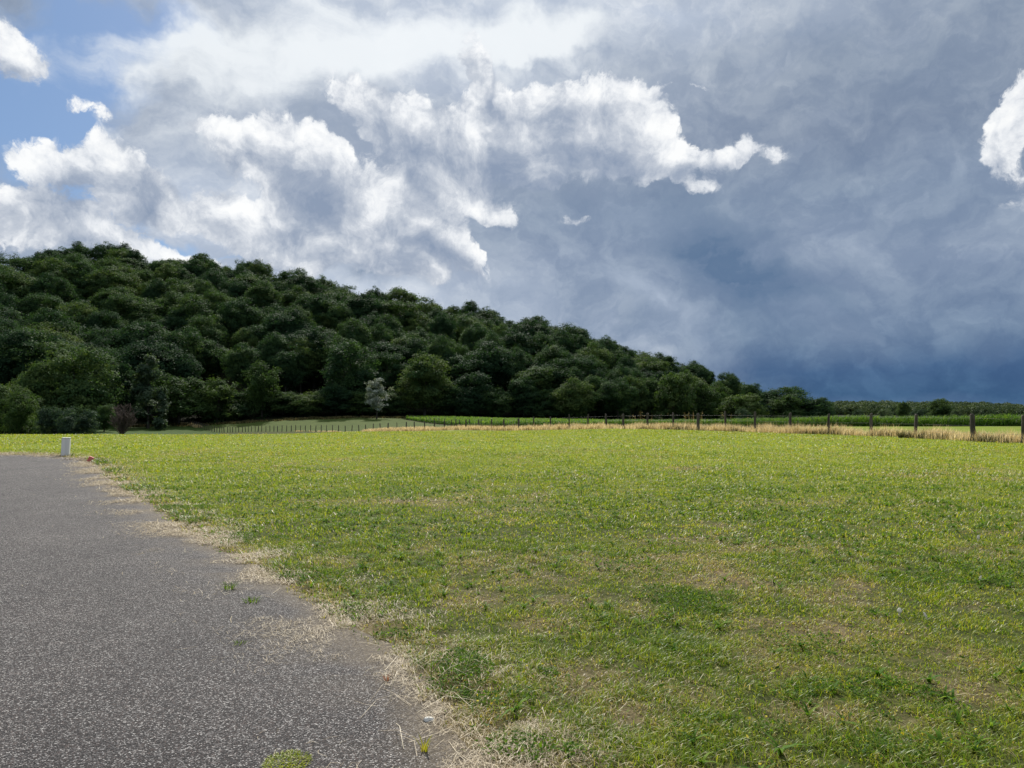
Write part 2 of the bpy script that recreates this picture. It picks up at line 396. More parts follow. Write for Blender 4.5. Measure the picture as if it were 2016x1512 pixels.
# patches of parched, green and clover-rich turf
def parch(x, y):
    p = fbm(x*.42, y*.42, 3, 4)*.55+fbm(x*1.9, y*1.9, 8, 3)*.45
    rs = road_signed(x, y)
    v = np.clip((p-.52)*4.4, 0, 1)*np.clip(1.15-np.hypot(x, y)*.022, .30, 1)
    v = np.maximum(v, np.clip(1.2-rs/np.where(y > 18, 1.0, .55), 0, 1)*(.55+.45*noise2(x*3, y*3, 4)))
    for (cx, cy, a, b, s) in PARCH_SPOTS:
        q = np.hypot((x-cx)/a, (y-cy)/b); v = np.maximum(v, np.clip(1.3-q, 0, 1)*s*(.5+.8*fbm(x*2, y*2, 77, 3)))
    return np.clip(v, 0, 1)
PARCH_SPOTS = [(p[0], p[1], a, b, s) for (p, a, b, s) in [(at(830, 985, 12.6), 1.5, .55, .8), (at(1080, 1225, 5.5), .30, .28, .8), (at(1110, 1185, 6.1), .4, .3, .7), (at(930, 1180, 6.2), .35, .4, .7),
               (at(1150, 1330, 4.4), .35, .35, .9), (at(1560, 990, 12.4), 1.6, .5, .5), (at(1250, 1400, 3.9), .25, .2, .9), (at(1620, 1400, 3.9), .35, .2, .8), (at(680, 930, 18.2), 1.5, .6, .5), (at(650, 1105, 7.7), .5, .35, .7), (at(1900, 1290, 4.8), .3, .3, .5), (at(1330, 1060, 9.0), .9, .5, .5), (at(1560, 1160, 6.5), .5, .3, .6), (at(640, 985, 12.7), .8, .4, .4)]]

# ------------------------------------------------------------------ materials
def material(name):
    m = bpy.data.materials.new(name); m.use_nodes = True; m.node_tree.nodes.clear()
    return m, m.node_tree
def attr(nt, name):
    n = nt.nodes.new('ShaderNodeAttribute'); n.attribute_name = name
    return V(nt, n.outputs['Fac'])
def position(nt):
    n = nt.nodes.new('ShaderNodeNewGeometry'); return V(nt, n.outputs['Position'])
def finish(nt, color, rough=.9, bump=None, bump_s=.5, bump_d=.01, trans=None, tcol=None, spec=.3):
    p = nt.nodes.new('ShaderNodeBsdfPrincipled'); o = nt.nodes.new('ShaderNodeOutputMaterial')
    put(nt, p.inputs['Base Color'], color); put(nt, p.inputs['Roughness'], rough); put(nt, p.inputs['Specular IOR Level'], spec)
    if bump is not None:
        b = nt.nodes.new('ShaderNodeBump'); b.inputs['Strength'].default_value = bump_s; b.inputs['Distance'].default_value = bump_d
        nt.links.new(bump.s, b.inputs['Height']); nt.links.new(b.outputs[0], p.inputs['Normal'])
    sh = p.outputs[0]
    if trans:
        t = nt.nodes.new('ShaderNodeBsdfTranslucent'); put(nt, t.inputs['Color'], tcol if tcol is not None else color)
        ms = nt.nodes.new('ShaderNodeMixShader'); ms.inputs[0].default_value = trans
        nt.links.new(sh, ms.inputs[1]); nt.links.new(t.outputs[0], ms.inputs[2]); sh = ms.outputs[0]
    nt.links.new(sh, o.inputs['Surface'])
def rgb(r, g, b): return (r, g, b, 1)

# ground: turf thatch, pasture, wood floor, tilled soil
m_ground, nt = material('turf')
pos = position(nt)
nA = noise(nt, pos, 7, 5, .6); nB = noise(nt, pos, 55, 3, .6); nC = noise(nt, pos, .35, 4, .55)
turf = ramp(nt, nA, [(.3, rgb(.035, .052, .010)), (.5, rgb(.075, .10, .018)), (.7, rgb(.15, .16, .045))])
turf = mix(nt, nB.smooth(.45, .75)*.6, turf, rgb(.20, .19, .075))
far_turf = ramp(nt, nA*.5+nC*.5, [(.35, rgb(.135, .19, .020)), (.5, rgb(.175, .23, .024)), (.65, rgb(.22, .25, .036))])
turf = mix(nt, 1.0, turf, rgb(.6, .6, .6), 'MULTIPLY')  # thatch colour darkened to stand in for shade between the tufts
turf = mix(nt, attr(nt, 'far'), turf, far_turf)
straw_c = ramp(nt, nB*.5+nA*.5, [(.3, rgb(.06, .045, .024)), (.5, rgb(.14, .105, .058)), (.7, rgb(.28, .22, .13))])
turf = mix(nt, attr(nt, 'parch'), turf, straw_c)
past = ramp(nt, noise(nt, pos, .5, 5, .6), [(.35, rgb(.055, .082, .016)), (.65, rgb(.080, .108, .024))])
turf = mix(nt, attr(nt, 'pasture'), turf, past)
turf = mix(nt, attr(nt, 'darker_field'), turf, ramp(nt, noise(nt, pos, .6, 4), [(.3, rgb(.04, .075, .016)), (.7, rgb(.06, .095, .022))]))  # darker green on the low field outside the pasture fence
turf = mix(nt, attr(nt, 'soil'), turf, ramp(nt, nA, [(.3, rgb(.05, .042, .026)), (.7, rgb(.11, .09, .055))]))
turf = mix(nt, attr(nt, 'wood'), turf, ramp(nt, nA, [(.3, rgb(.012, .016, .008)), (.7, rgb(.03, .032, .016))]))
finish(nt, turf, .95, nB*.4+nA, .6, .02, spec=.1)

# ------------------------------------------------------------------ ground, one sheet to the horizon
th = np.radians(np.concatenate([np.linspace(-180, -56, 63)[:-1], np.linspace(-56, 56, 450), np.linspace(56, 180, 63)[1:]]))[:-1]
rr = np.concatenate([[.01, .4, .8, 1.2, 1.6, 2.0], 2.3*1.0205**np.arange(0, 262)])
rr = np.concatenate([rr, rr[-1]*1.09**np.arange(1, 20)])
TH, RR = np.meshgrid(th, rr)
GX, GY = RR*np.sin(TH), RR*np.cos(TH)
GZ = ground_z(GX, GY)
n_t, n_r = len(th), len(rr)
gi = np.arange(n_t*n_r).reshape(n_r, n_t)
a = gi[:-1, :]; b = gi[1:, :]
quads = np.stack([a, np.roll(a, -1, 1), np.roll(b, -1, 1), b], -1).reshape(-1, 4)
quads = quads[:, ::-1]
x, y = GX.ravel(), GY.ravel(); r_ = np.hypot(x, y)
pxg = np.where(y > 1, px_of(x, y), np.where(x > 0, 9999, -9999))
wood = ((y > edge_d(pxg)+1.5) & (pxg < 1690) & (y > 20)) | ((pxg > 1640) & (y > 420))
fd = np.where(pxg >= 438, fence_d(np.clip(pxg, 438, 2016)), 1e9)
pasture = (y > 20) & (pxg > 350) & (y > fd+.2) & (pxg < 1500)
left_edge = np.interp(y, [166.5, 187], [438, 356])
pasture |= (y > 166.5) & (pxg > left_edge) & (pxg < 500)
strip = (y > 20) & (pxg >= 1400) & (y > fd+.5)
crop = (pxg > 800) & (pxg < 2300) & (y > np.interp(pxg, MPX, MNEAR)-.6) & (y < np.interp(pxg, MPX, MFAR)+2)
darker_field = (y > 80) & (pxg <= np.where(y > 166, left_edge, 438)) & ~wood
at_g = {'parch': np.where(r_ < 60, parch(x, y), 0.0), 'far': np.clip((r_-9)/16, 0, 1)*np.clip((120-r_)/40, 0, 1),
        'pasture': np.where(pasture & ~wood, 1., 0.), 'darker_field': np.where(darker_field, 1., 0.), 'soil': np.where(crop, 1., 0.), 'wood': wood.astype(float)}
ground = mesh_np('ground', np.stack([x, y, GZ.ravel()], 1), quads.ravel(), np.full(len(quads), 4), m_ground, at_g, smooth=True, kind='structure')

# ------------------------------------------------------------------ road: worn chip-seal asphalt
m_road, nt = material('chip_seal')
pos = position(nt)
def voro(nt, vec, scale, feature='F1', out='Color'):
    n = nt.nodes.new('ShaderNodeTexVoronoi'); n.voronoi_dimensions = '2D'; n.feature = feature
    nt.links.new(vec.s, n.inputs['Vector']); n.inputs['Scale'].default_value = scale
    return V(nt, n.outputs[out])
wob = pos
cell = voro(nt, wob, 135); edge = voro(nt, wob, 135, 'F1', 'Distance')
sp = nt.nodes.new('ShaderNodeSeparateColor'); nt.links.new(cell.s, sp.inputs[0])
c1, c2 = V(nt, sp.outputs[0]), V(nt, sp.outputs[1])
stone = ramp(nt, c1, [(0, rgb(.014, .012, .013)), (.4, rgb(.036, .032, .033)), (.62, rgb(.095, .088, .088)), (.82, rgb(.21, .20, .195)), (.93, rgb(.38, .365, .35)), (1, rgb(.60, .58, .55))])
stone = mix(nt, c2.smooth(.8, .82)*.6, stone, rgb(.13, .095, .085))
stone = mix(nt, edge.smooth(.42, .70), stone, rgb(.014, .013, .014))
big = noise(nt, pos, .8, 5, .6); mid = noise(nt, pos, 6, 4, .6)
stone = mix(nt, 1.0, stone, ramp(nt, big*.6+mid*.4, [(.3, rgb(.74, .74, .76)), (.7, rgb(1.24, 1.22, 1.20))]), 'MULTIPLY')
stone = mix(nt, attr(nt, 'dust'), stone, ramp(nt, noise(nt, pos, 40, 3), [(.3, rgb(.11, .085, .06)), (.7, rgb(.27, .22, .15))]))
finish(nt, stone, .7, (1.0-edge)*.8+c1*.5, 1.0, .006, spec=.22)
rx, ry = [], []
gx = np.concatenate([-np.geomspace(60, 3, 60), np.linspace(-2.95, 1.2, 60)])
gy = np.concatenate([np.linspace(-12, 2, 30)[:-1], np.geomspace(2, 31, 190)])
def road_grid():
    # rows along y; the last column follows the ragged edge
    ys = gy; us = np.linspace(0, 1, 90)**.6
    X = np.zeros((len(ys), len(us))); Y = X.copy()
    ex_y = EDGE[::-1, 1]; ex_x = EDGE[::-1, 0]
    for i, yy in enumerate(ys):
        xe = np.interp(yy, ex_y, ex_x)
        X[i] = -62+(xe+62)*us; Y[i] = yy
    return X, Y
RX, RY = road_grid()
wobx = edge_wob(RX, RY)*np.linspace(0, 1, RX.shape[1])[None, :]**30
RX = RX+wobx
sd = road_signed(RX, RY)
RZ = ground_z(RX, RY)+.005
n1, n2 = RX.shape
ri = np.arange(n1*n2).reshape(n1, n2)
rq = np.stack([ri[:-1, :-1], ri[:-1, 1:], ri[1:, 1:], ri[1:, :-1]], -1).reshape(-1, 4)
dust = np.clip(np.clip(1+(sd+.04)/.75, 0, 1)**1.6*np.clip((fbm(RX*1.7, RY*1.7, 61, 4)-.33)*3.6, 0, 1)+np.clip(1+(sd+.02)/.14, 0, 1)*.8, 0, 1)
road = mesh_np('road', np.stack([RX.ravel(), RY.ravel(), RZ.ravel()], 1), rq.ravel(), np.full(len(rq), 4), m_road, {'dust': dust.ravel()}, smooth=True, kind='structure')

# ------------------------------------------------------------------ foliage
def leaf_material(name, stops, trans=.32, spec=.04, rough=.65):
    m, nt = material(name)
    oi = nt.nodes.new('ShaderNodeObjectInfo')
    rnd = V(nt, oi.outputs['Random'])
    c = ramp(nt, (attr(nt, 'tint')*.55+rnd*.52-.03), stops)
    finish(nt, c, rough, trans=trans, tcol=mix(nt, 1.0, c, rgb(1.25, 1.35, .6), 'MULTIPLY'), spec=spec)
    return m
m_leaf = leaf_material('broadleaf_foliage', [(.1, rgb(.020, .047, .027)), (.4, rgb(.038, .080, .037)), (.65, rgb(.062, .112, .040)), (.9, rgb(.12, .165, .050))])
m_leaf_pale = leaf_material('pale_green_foliage', [(.1, rgb(.036, .070, .028)), (.5, rgb(.064, .110, .036)), (.9, rgb(.115, .160, .050))])
m_leaf_grey = leaf_material('silvery_foliage', [(.1, rgb(.10, .13, .10)), (.5, rgb(.20, .235, .19)), (.9, rgb(.40, .43, .36))], trans=.12, rough=.6)
m_leaf_blue = leaf_material('blue_green_foliage', [(.1, rgb(.040, .072, .048)), (.5, rgb(.072, .110, .068)), (.9, rgb(.13, .165, .095))])
m_bark, nt = material('bark')
finish(nt, ramp(nt, noise(nt, position(nt), 3, 5), [(.3, rgb(.035, .03, .024)), (.7, rgb(.10, .088, .07))]), .95)
m_dead, nt = material('dead_twigs')
finish(nt, ramp(nt, noise(nt, position(nt), 2, 3), [(.3, rgb(.075, .055, .045)), (.7, rgb(.16, .12, .10))]), .9)

def unit(v): return v/np.maximum(np.linalg.norm(v, axis=-1, keepdims=True), 1e-9)

def leaf_quads(pts, nrm, size, g, aspect=.62):
    """pointed leaf sprays at pts facing nrm"""
    n = len(pts)
    t = unit(np.cross(nrm, g.normal(size=(n, 3)))); b = np.cross(nrm, t)
    s = size[:, None] if np.ndim(size) else size
    w = s*aspect
    bow = nrm*s*.18
    v = np.stack([pts-t*s*.55, pts+b*w*.5-t*s*.08-bow, pts+t*s*.55, pts-b*w*.5+t*s*.06-bow], 1)
    return v.reshape(-1, 3)

def tubes(paths, sides=6):
    """tapered tubes; path = (points n x 3, radii n)"""
    V_, F_ = [], []; o = 0
    for P_, R_ in paths:
        P_ = np.asarray(P_, float); R_ = np.asarray(R_, float)
        T_ = unit(np.gradient(P_, axis=0))
        ref = np.where(np.abs(T_[:, 2:3]) > .9, [[1., 0, 0]], [[0, 0, 1.]])
        A = unit(np.cross(T_, ref)); B = np.cross(T_, A)
        an = np.linspace(0, 2*PI, sides, endpoint=False)
        ring = P_[:, None]+R_[:, None, None]*(np.cos(an)[None, :, None]*A[:, None]+np.sin(an)[None, :, None]*B[:, None])
        n = len(P_); idx = o+np.arange(n*sides).reshape(n, sides)
        q = np.stack([idx[:-1], np.roll(idx[:-1], -1, 1), np.roll(idx[1:], -1, 1), idx[1:]], -1).reshape(-1, 4)
        V_.append(ring.reshape(-1, 3)); F_.append(q); o += n*sides
    return np.vstack(V_), np.vstack(F_)

def crown_mesh(name, seed, H, R, low, lobes, leaves, mat, leaf=.55, shape='round', flat=.86, wild=.26):
    """crown of leaf sprays gathered on irregular boughs; origin at the foot of the tree"""
    g = np.random.default_rng(seed)
    zc = H*(low+(1-low)*.48); zh = H*(1-low)*.5
    L = []
    tries = 0
    while len(L) < lobes and tries < 20000:
        tries += 1
        p = unit(g.normal(size=3))*g.uniform(.35, 1)**.5
        t = (p[2]+1)/2
        if shape == 'cone': wid = 1.08*(1-t)**.75+.10
        elif shape == 'bush': wid = math.sqrt(max(0, 1-max(0, (t-.35)/.65)**2.2))
        else: wid = math.sqrt(max(0, 1-abs((t-.52)/.53)**2.3))
        if shape != 'round': p[:2] = unit(p[:2])*g.uniform(0, 1)**.5
        q = np.array([p[0]*R*.80*max(wid, .12), p[1]*R*.80*max(wid, .12), zc+p[2]*zh*.86])
        if any(np.linalg.norm(q-o[0]) < R*.15 for o in L): continue
        rad_ = R*g.uniform(.17, .36)*(.7 if shape == 'cone' else 1)*(1.15-.4*t)
        L.append((q, rad_))
    # sprays: bunches of leaves set over each bough, drooping a little outwards
    wts = np.array([l[1]**2 for l in L]); wts /= wts.sum()
    per = 30; nc = leaves//per
    which = g.choice(len(L), nc, p=wts)
    cen = np.array([l[0] for l in L])[which]; rad_ = np.array([l[1] for l in L])[which]
    d = unit(g.normal(size=(nc, 3)))
    d[:, 2] = np.where((d[:, 2] < -.3) & (g.random(nc) < .7), -d[:, 2], d[:, 2])
    u = np.where(g.random(nc) < .85, g.uniform(.74, 1.16, nc), g.uniform(.3, .75, nc))
    k = 1+wild*np.sin(d[:, 0]*5+which*1.7)*np.sin(d[:, 1]*6+which*2.3)*np.cos(d[:, 2]*4+which)
    cc = cen+d*(rad_*u*k)[:, None]*np.array([1, 1, flat])
    ci = np.repeat(np.arange(nc), per); n = len(ci)
    cr = R*g.uniform(.055, .13, nc)
    off = g.normal(size=(n, 3))*cr[ci][:, None]*np.array([.85, .85, .5])
    off[:, 2] -= .35*np.hypot(off[:, 0], off[:, 1])
    pts = cc[ci]+off+d[ci]*(np.abs(g.normal(0, .35, n))*cr[ci])[:, None]
    pts[:, 2] = np.maximum(pts[:, 2], H*low*.3)
    nrm = unit(d[ci]*.9+g.normal(size=(nc, 3))[ci]*.35+g.normal(size=(n, 3))*.42+np.array([0, 0, .4]))
    sz = leaf*g.uniform(.5, 1.25, n)
    v = leaf_quads(pts, nrm, sz, g)
    lobe_t = g.normal(.5, .13, len(L))[which]+g.normal(0, .15, nc)
    tint = np.repeat(np.clip(lobe_t[ci]+g.normal(0, .06, n), 0, 1), 4)
    me = mesh_np(name, v, np.arange(len(v)), np.full(n, 4), mat, {'tint': tint}, link=False)
    # trunk and limbs reaching into the boughs
    tp = np.array([[0, 0, -1.0], [0, 0, H*.12], [g.normal(0, R*.03), g.normal(0, R*.03), H*.4], [g.normal(0, R*.06), g.normal(0, R*.06), H*.72]])
    tr = H*.017
    paths = [(tp, [tr*1.5, tr, tr*.72, tr*.3])]
    for i in g.choice(len(L), min(7, len(L)), replace=False):
        q = L[i][0]; z0 = H*g.uniform(.16, .42)
        s = np.array([tp[2, 0]*z0/(H*.4), tp[2, 1]*z0/(H*.4), z0])
        m_ = (s+q)/2+np.array([0, 0, -H*.03])
        paths.append(([s, m_, q], [tr*.5, tr*.34, tr*.12]))
    tv, tf = tubes(paths)
    mt = mesh_np(name+'_trunk', tv, tf.ravel(), np.full(len(tf), 4), m_bark, link=False)
    return me, mt, H, R

FOREST = [crown_mesh('crown', 100+i, 20, 7.4, low, lob, 30000, m_leaf, .45) for i, (low, lob) in enumerate([(.28, 56), (.26, 72), (.3, 48), (.22, 80), (.27, 62), (.24, 52)])]
EDGERS = [crown_mesh('crown', 200+i, 15, 6.0, .02, lob, 30000, m_leaf, .40, shape) for i, (lob, shape) in enumerate([(64, 'bush'), (76, 'bush'), (58, 'round'), (70, 'bush')])]
CONES = [crown_mesh('crown', 300+i, 15, 4.2, .03, 34, 11000, mt_, .5, 'cone') for i, mt_ in enumerate([m_leaf, m_leaf_blue])]
PALES = [crown_mesh('crown', 400+i, 11, 5.4, .03, 34, 12000, m_leaf_pale, .42, 'bush', wild=.5) for i in range(2)]
WILLOW = [crown_mesh('crown', 500+i, 7, 4.2, .0, 34, 10000, m_leaf_blue, .34, 'bush', wild=.55) for i in range(2)]
SILVER = crown_mesh('crown', 600, 10.5, 3.3, .16, 44, 4200, m_leaf_grey, .40, 'round', wild=.7)

TREES = []
def plant(name, proto, x, y, h, w, label, cat, group=None, z=None, rz=None):
    me, mt, H, R = proto
    o = empty(name, (x, y, gz(x, y)-.15 if z is None else z), random.uniform(0, 6.28) if rz is None else rz, (w/(2*R), w/(2*R), h/H))
    tag(o, label, cat, group)
    for nm, m in (('crown', me), ('trunk', mt)):
        c = bpy.data.objects.new(nm, m); C.objects.link(c); c.parent = o
    TREES.append(o)
    return o

# ------------------------------------------------------------------ trees at the foot of the wood that stand out
def foot(name, proto, px, top, d, w_px, label, cat, z=None, group=None):
    x = (px-1008)/FPX*d; zz = gz(x, d)-.2 if z is None else z
    h = at(px, top, d)[2]-zz
    return plant(name, proto, x, d, h, w_px/FPX*d, label, cat, group, zz)
FEAT = [
 ('broadleaf_tree', EDGERS[0], 148, 672, 164, 160, 'large round dark green tree behind the willow bushes at the foot of the wood', 'tree'),
 ('conical_tree', CONES[0], 243, 692, 172, 66, 'slim pointed dark green tree, the lower of a pointed pair at the wood edge', 'tree'),
 ('conical_tree', CONES[1], 292, 683, 172, 84, 'taller pointed blue-green tree of a pointed pair at the wood edge', 'tree'),
 ('pale_green_tree', PALES[0], 352, 728, 178, 125, 'broad yellow-green tree with domed crown behind the brown dead shrub', 'tree'),
 ('pale_green_tree', PALES[1], 428, 742, 181, 100, 'lower pale green tree beside the domed yellow-green tree', 'tree'),
 ('pale_green_tree', PALES[1], 516, 708, 189, 92, 'light green tree with a feathery top above the pasture corner', 'tree'),
 ('broadleaf_tree', EDGERS[2], 70, 700, 158, 110, 'dark mid-sized tree just left of the large round tree by the willow bushes', 'tree'),
 ('pale_green_tree', PALES[0], 10, 742, 140, 110, 'yellowish green bushy tree cut by the left picture edge', 'tree'),
 ('pale_green_tree', PALES[1], 44, 768, 132, 84, 'bushy tree with light tips in front of the yellowish tree at picture edge', 'tree'),
 ('willow_bush', WILLOW[0], 112, 793, 128, 72, 'grey-green willow bush with upright feathery shoots', 'bush'),
 ('willow_bush', WILLOW[1], 158, 797, 126, 72, 'rounded grey-green willow bush beside the feathery willow bush', 'bush'),
 ('round_bush', EDGERS[1], 206, 790, 146, 48, 'neat round dark bush beside the brown dead shrub', 'bush'),
 ('silvery_tree', SILVER, 742, 738, 189, 54, 'pale silvery tree standing alone before the dark wood', 'tree'),
 ('broadleaf_tree', EDGERS[3], 836, 688, 199, 120, 'tall rounded tree at the wood edge just right of the silvery tree', 'tree'),
 ('broadleaf_tree', EDGERS[0], 690, 660, 201, 120, 'tall green tree with lit top behind the silvery tree', 'tree'),
 ('broadleaf_tree', EDGERS[2], 1130, 735, 210, 90, 'grey-green tree bulging out of the wood edge above the maize', 'tree'),
 ('broadleaf_tree', FOREST[1], 1216, 740, 212, 75, 'rounded grey-green tree behind the middle of the maize field', 'tree'),
 ('pale_green_tree', PALES[0], 1330, 722, 221, 90, 'light green tree with a loose top where the wood begins to narrow', 'tree'),
 ('pale_green_tree', PALES[1], 1385, 748, 222, 84, 'mid green tree below the narrowing end of the wood', 'tree'),
 ('broadleaf_tree', FOREST[2], 1432, 727, 262, 48, 'single dark tree poking above the low end of the ridge', 'tree'),
 ('broadleaf_tree', EDGERS[1], 1475, 748, 250, 60, 'dark tree between the ridge end and the broad last tree', 'tree'),
 ('pale_green_tree', PALES[0], 1455, 770, 226, 100, 'mid green domed tree at the low end of the wood', 'tree'),
 ('broadleaf_tree', EDGERS[0], 1552, 756, 250, 122, 'broad dark green tree, highest near the end of the wood', 'tree'),
 ('pale_green_tree', PALES[1], 1548, 776, 238, 84, 'yellow-green domed tree in front of the broad last tree', 'tree'),
 ('broadleaf_tree', EDGERS[1], 1606, 778, 248, 60, 'small dark tree closing the end of the wood', 'tree'),
 ('willow_bush', WILLOW[1], 1463, 800, 215, 34, 'small grey bush behind the maize near the wood end', 'bush'),
]
FEAT = [(f[0], f[1], f[2], f[3], f[4]+(7 if 330 < f[2] < 900 and f[0] != 'silvery_tree' else 0))+f[5:] for f in FEAT]
for (nm, pr, px, top, d, w, lab, cat) in FEAT: foot(nm, pr, px, top, d, w, lab, cat)
# two trees standing alone in the valley beyond the maize
foot('field_tree', EDGERS[3], 1778, 788, 330, 26, 'smaller of two dark field trees before the distant wood', 'tree')
foot('field_tree', EDGERS[0], 1851, 781, 330, 44, 'larger of two dark field trees before the distant wood', 'tree')
for i, (px, top, w, lab) in enumerate([(1690, 803, 26, 'small dark bush just beyond the end of the wood'), (1808, 801, 30, 'low bush between the two dark field trees'), (1882, 803, 22, 'low dark bush at the foot of the larger field tree'), (1742, 803, 34, 'low grey-green bush short of the smaller field tree')]):
    foot('field_bush', WILLOW[i % 2], px, top, 315, w, lab, 'bush')

# dead brown shrub: bare twigs
def twig_shrub(name, px, top, d, w_px, label, seed):
    g = np.random.default_rng(seed)
    x = (px-1008)/FPX*d; z0 = gz(x, d); h = at(px, top, d)[2]-z0; w = w_px/FPX*d
    paths = []
    for i in range(44):
        a = g.uniform(0, 6.28); r = g.uniform(.1, .62)*w; hh = h*g.uniform(.25, .92)
        e = np.array([r*math.cos(a), r*math.sin(a), hh]); mid_ = e*.5+g.normal(0, .06*w, 3)
        paths.append(([(0, 0, -.2), mid_, e], [.07, .05, .02]))
        for j in range(15):
            t = g.uniform(.3, 1); s = mid_+(e-mid_)*t if t > .4 else mid_*t*2
            e2 = s+np.array([g.normal(0, .12*w), g.normal(0, .12*w), h*g.uniform(.02, .2)])
            paths.append(([s, (s+e2)/2, e2], [.045, .04, .025]))
    v, f = tubes(paths, 4)
    o = mesh_np(name, v, f.ravel(), np.full(len(f), 4), m_dead)
    o.location = (x, d, z0)
    tag(o, label, 'shrub'); return o
twig_shrub('dead_shrub', 241, 791, 138, 40, 'bare brown dead shrub among the bushes at the foot of the wood', 5)

# ------------------------------------------------------------------ the wood on the hillside
g = np.random.default_rng(42)
cand = []
SP = 11.6
yy = 150.0; row = 0
while yy < 356:
    xx = -185 + (row % 2)*SP*.5
    while xx < 125:
        cand.append((xx+g.uniform(-.45, .45)*SP, yy+g.uniform(-.45, .45)*SP)); xx += SP
    yy += SP*.9; row += 1
cand = np.array(cand)
cp = px_of(cand[:, 0], cand[:, 1])
sel = (cp > -70) & (cp < 1650) & (cand[:, 1] > edge_d(cp)+6.5) & (cand[:, 1] < ridge_d(cp)+6)
cand = cand[sel]; cp = cp[sel]
fx = np.array([((f[2]-1008)/FPX*f[4], f[4], f[5]/FPX*f[4]/2) for f in FEAT])
# nothing of the general wood stands within or just before the trees named above
keep = np.array([np.all((np.hypot(fx[:, 0]-q[0], fx[:, 1]-q[1]) > fx[:, 2]+2.5) & ~((np.abs(fx[:, 0]-q[0]) < fx[:, 2]*.9+3) & (q[1] < fx[:, 1]+4))) for q in cand])
cand = cand[keep]; cp = cp[keep]
MARKS = [(-100, 'by the picture edge'), (60, 'above the yellowish bushy tree'), (115, 'above the willow bushes'), (185, 'above the large round tree'), (260, 'above the pointed pair'), (330, 'above the domed pale tree'),
         (400, 'above the lower pale tree'), (470, 'above the pasture corner'), (540, 'above the feathery light tree'), (600, 'above the small far posts'), (670, 'left of the silvery tree'), (730, 'above the silvery tree'), (790, 'right of the silvery tree'),
         (860, 'above the maize tip'), (930, 'past the maize tip'), (1000, 'above the near-tip maize'), (1070, 'above the middle posts'), (1150, 'above the bulging grey tree'), (1230, 'above mid maize'), (1300, 'where the ridge drops'), (1370, 'above the loose-topped tree'), (1430, 'near the ridge end'), (1500, 'by the broad last tree'), (1570, 'at the wood tail')]
used = {}
R_ = ridge_d(cp); E_ = edge_d(cp)
frac = (cand[:, 1]-E_)/np.maximum(R_-E_, 1)
order = np.lexsort((cp, np.round(frac*9)))
n_wood = 0
for i in order:
    (xq, yq), pq, fr = cand[i], cp[i], frac[i]
    small = np.interp(pq, [900, 1300, 1640], [1, .80, .66])
    front = yq < E_[i]+15
    if front:
        pr = EDGERS[int(g.integers(4))]; h = g.uniform(13, 17.5)*small; w = g.uniform(11.5, 14.5)*small
    else:
        pr = FOREST[int(g.integers(6))]; h = g.uniform(15, 21.5)*small; w = g.choice([11.5, 13.5, 15, 17, 20])*g.uniform(.93, 1.08)*small
    if yq > R_[i]-9: h = (np.interp(pq, RPX, RHT)+g.choice([0, 0, .2, .6])+g.uniform(-.6, .4))/.97; w = g.uniform(10.5, 15)*small
    rowt = ('at the wood edge' if front else 'low on the slope' if fr < .3 else 'below mid slope' if fr < .5 else 'above mid slope' if fr < .68 else 'high on the slope' if fr < .84 else 'under the ridge' if fr < .95 else 'on the skyline')
    mk = [m for p, m in MARKS if p <= pq][-1]
    look = ['wide domed crown', 'billowing crown', 'open lobed crown', 'dense many-lobed crown', 'rounded crown', 'loose uneven crown']
    kind = look[FOREST.index(pr)] if not front else ['bushy to the ground', 'skirted with low boughs', 'tall rounded', 'leafy down to the grass'][EDGERS.index(pr)]
    lab = f'dark tree {kind} {rowt}, {mk}' if front else f'dark tree with {kind} {rowt}, {mk}'
    used.setdefault(lab, []).append(plant('woodland_tree', pr, float(xq), float(yq), float(h), float(w), lab, 'tree', 'trees of the wooded hillside'))
    n_wood += 1
# young trees and thicket closing the gaps along the foot of the wood
ALL = np.array([(o.location.x, o.location.y) for o in TREES])
for pq in np.arange(-40, 1640, 26.0):
    d = float(edge_d(pq))+g.uniform(5.5, 9); xq = (pq-1008)/FPX*d
    if np.min(np.hypot(ALL[:, 0]-xq, ALL[:, 1]-d)) < 5.6: continue
    sm = float(np.interp(pq, [900, 1300, 1640], [1, .85, .7])); mk = [m for p, m in MARKS if p <= pq][-1]
    pr = EDGERS[int(g.integers(4))]
    lab = f'low thicket tree filling the shaded wood edge {mk}'
    used.setdefault(lab, []).append(plant('thicket_tree', pr, xq, d, g.uniform(7, 11)*sm, g.uniform(9, 12)*sm, lab, 'tree', 'thicket along the foot of the wood'))
    ALL = np.vstack([ALL, [(xq, d)]]); n_wood += 1
# look-alikes in one place: tell them apart by how they stand to each other
for lab, L in list(used.items()):
    if len(L) > 1:
        L.sort(key=lambda o: o.location.y)
        words = ['lower', 'upper'] if len(L) == 2 else ['lowest', 'middle', 'topmost'] if len(L) == 3 else ['lowest', 'second lowest', 'second highest', 'topmost']
        for o, wd in zip(L, words): o['label'] = lab.replace('dark', wd, 1) if lab.startswith('dark') else f'{wd} '+lab
print('WOODLAND TREES', n_wood)

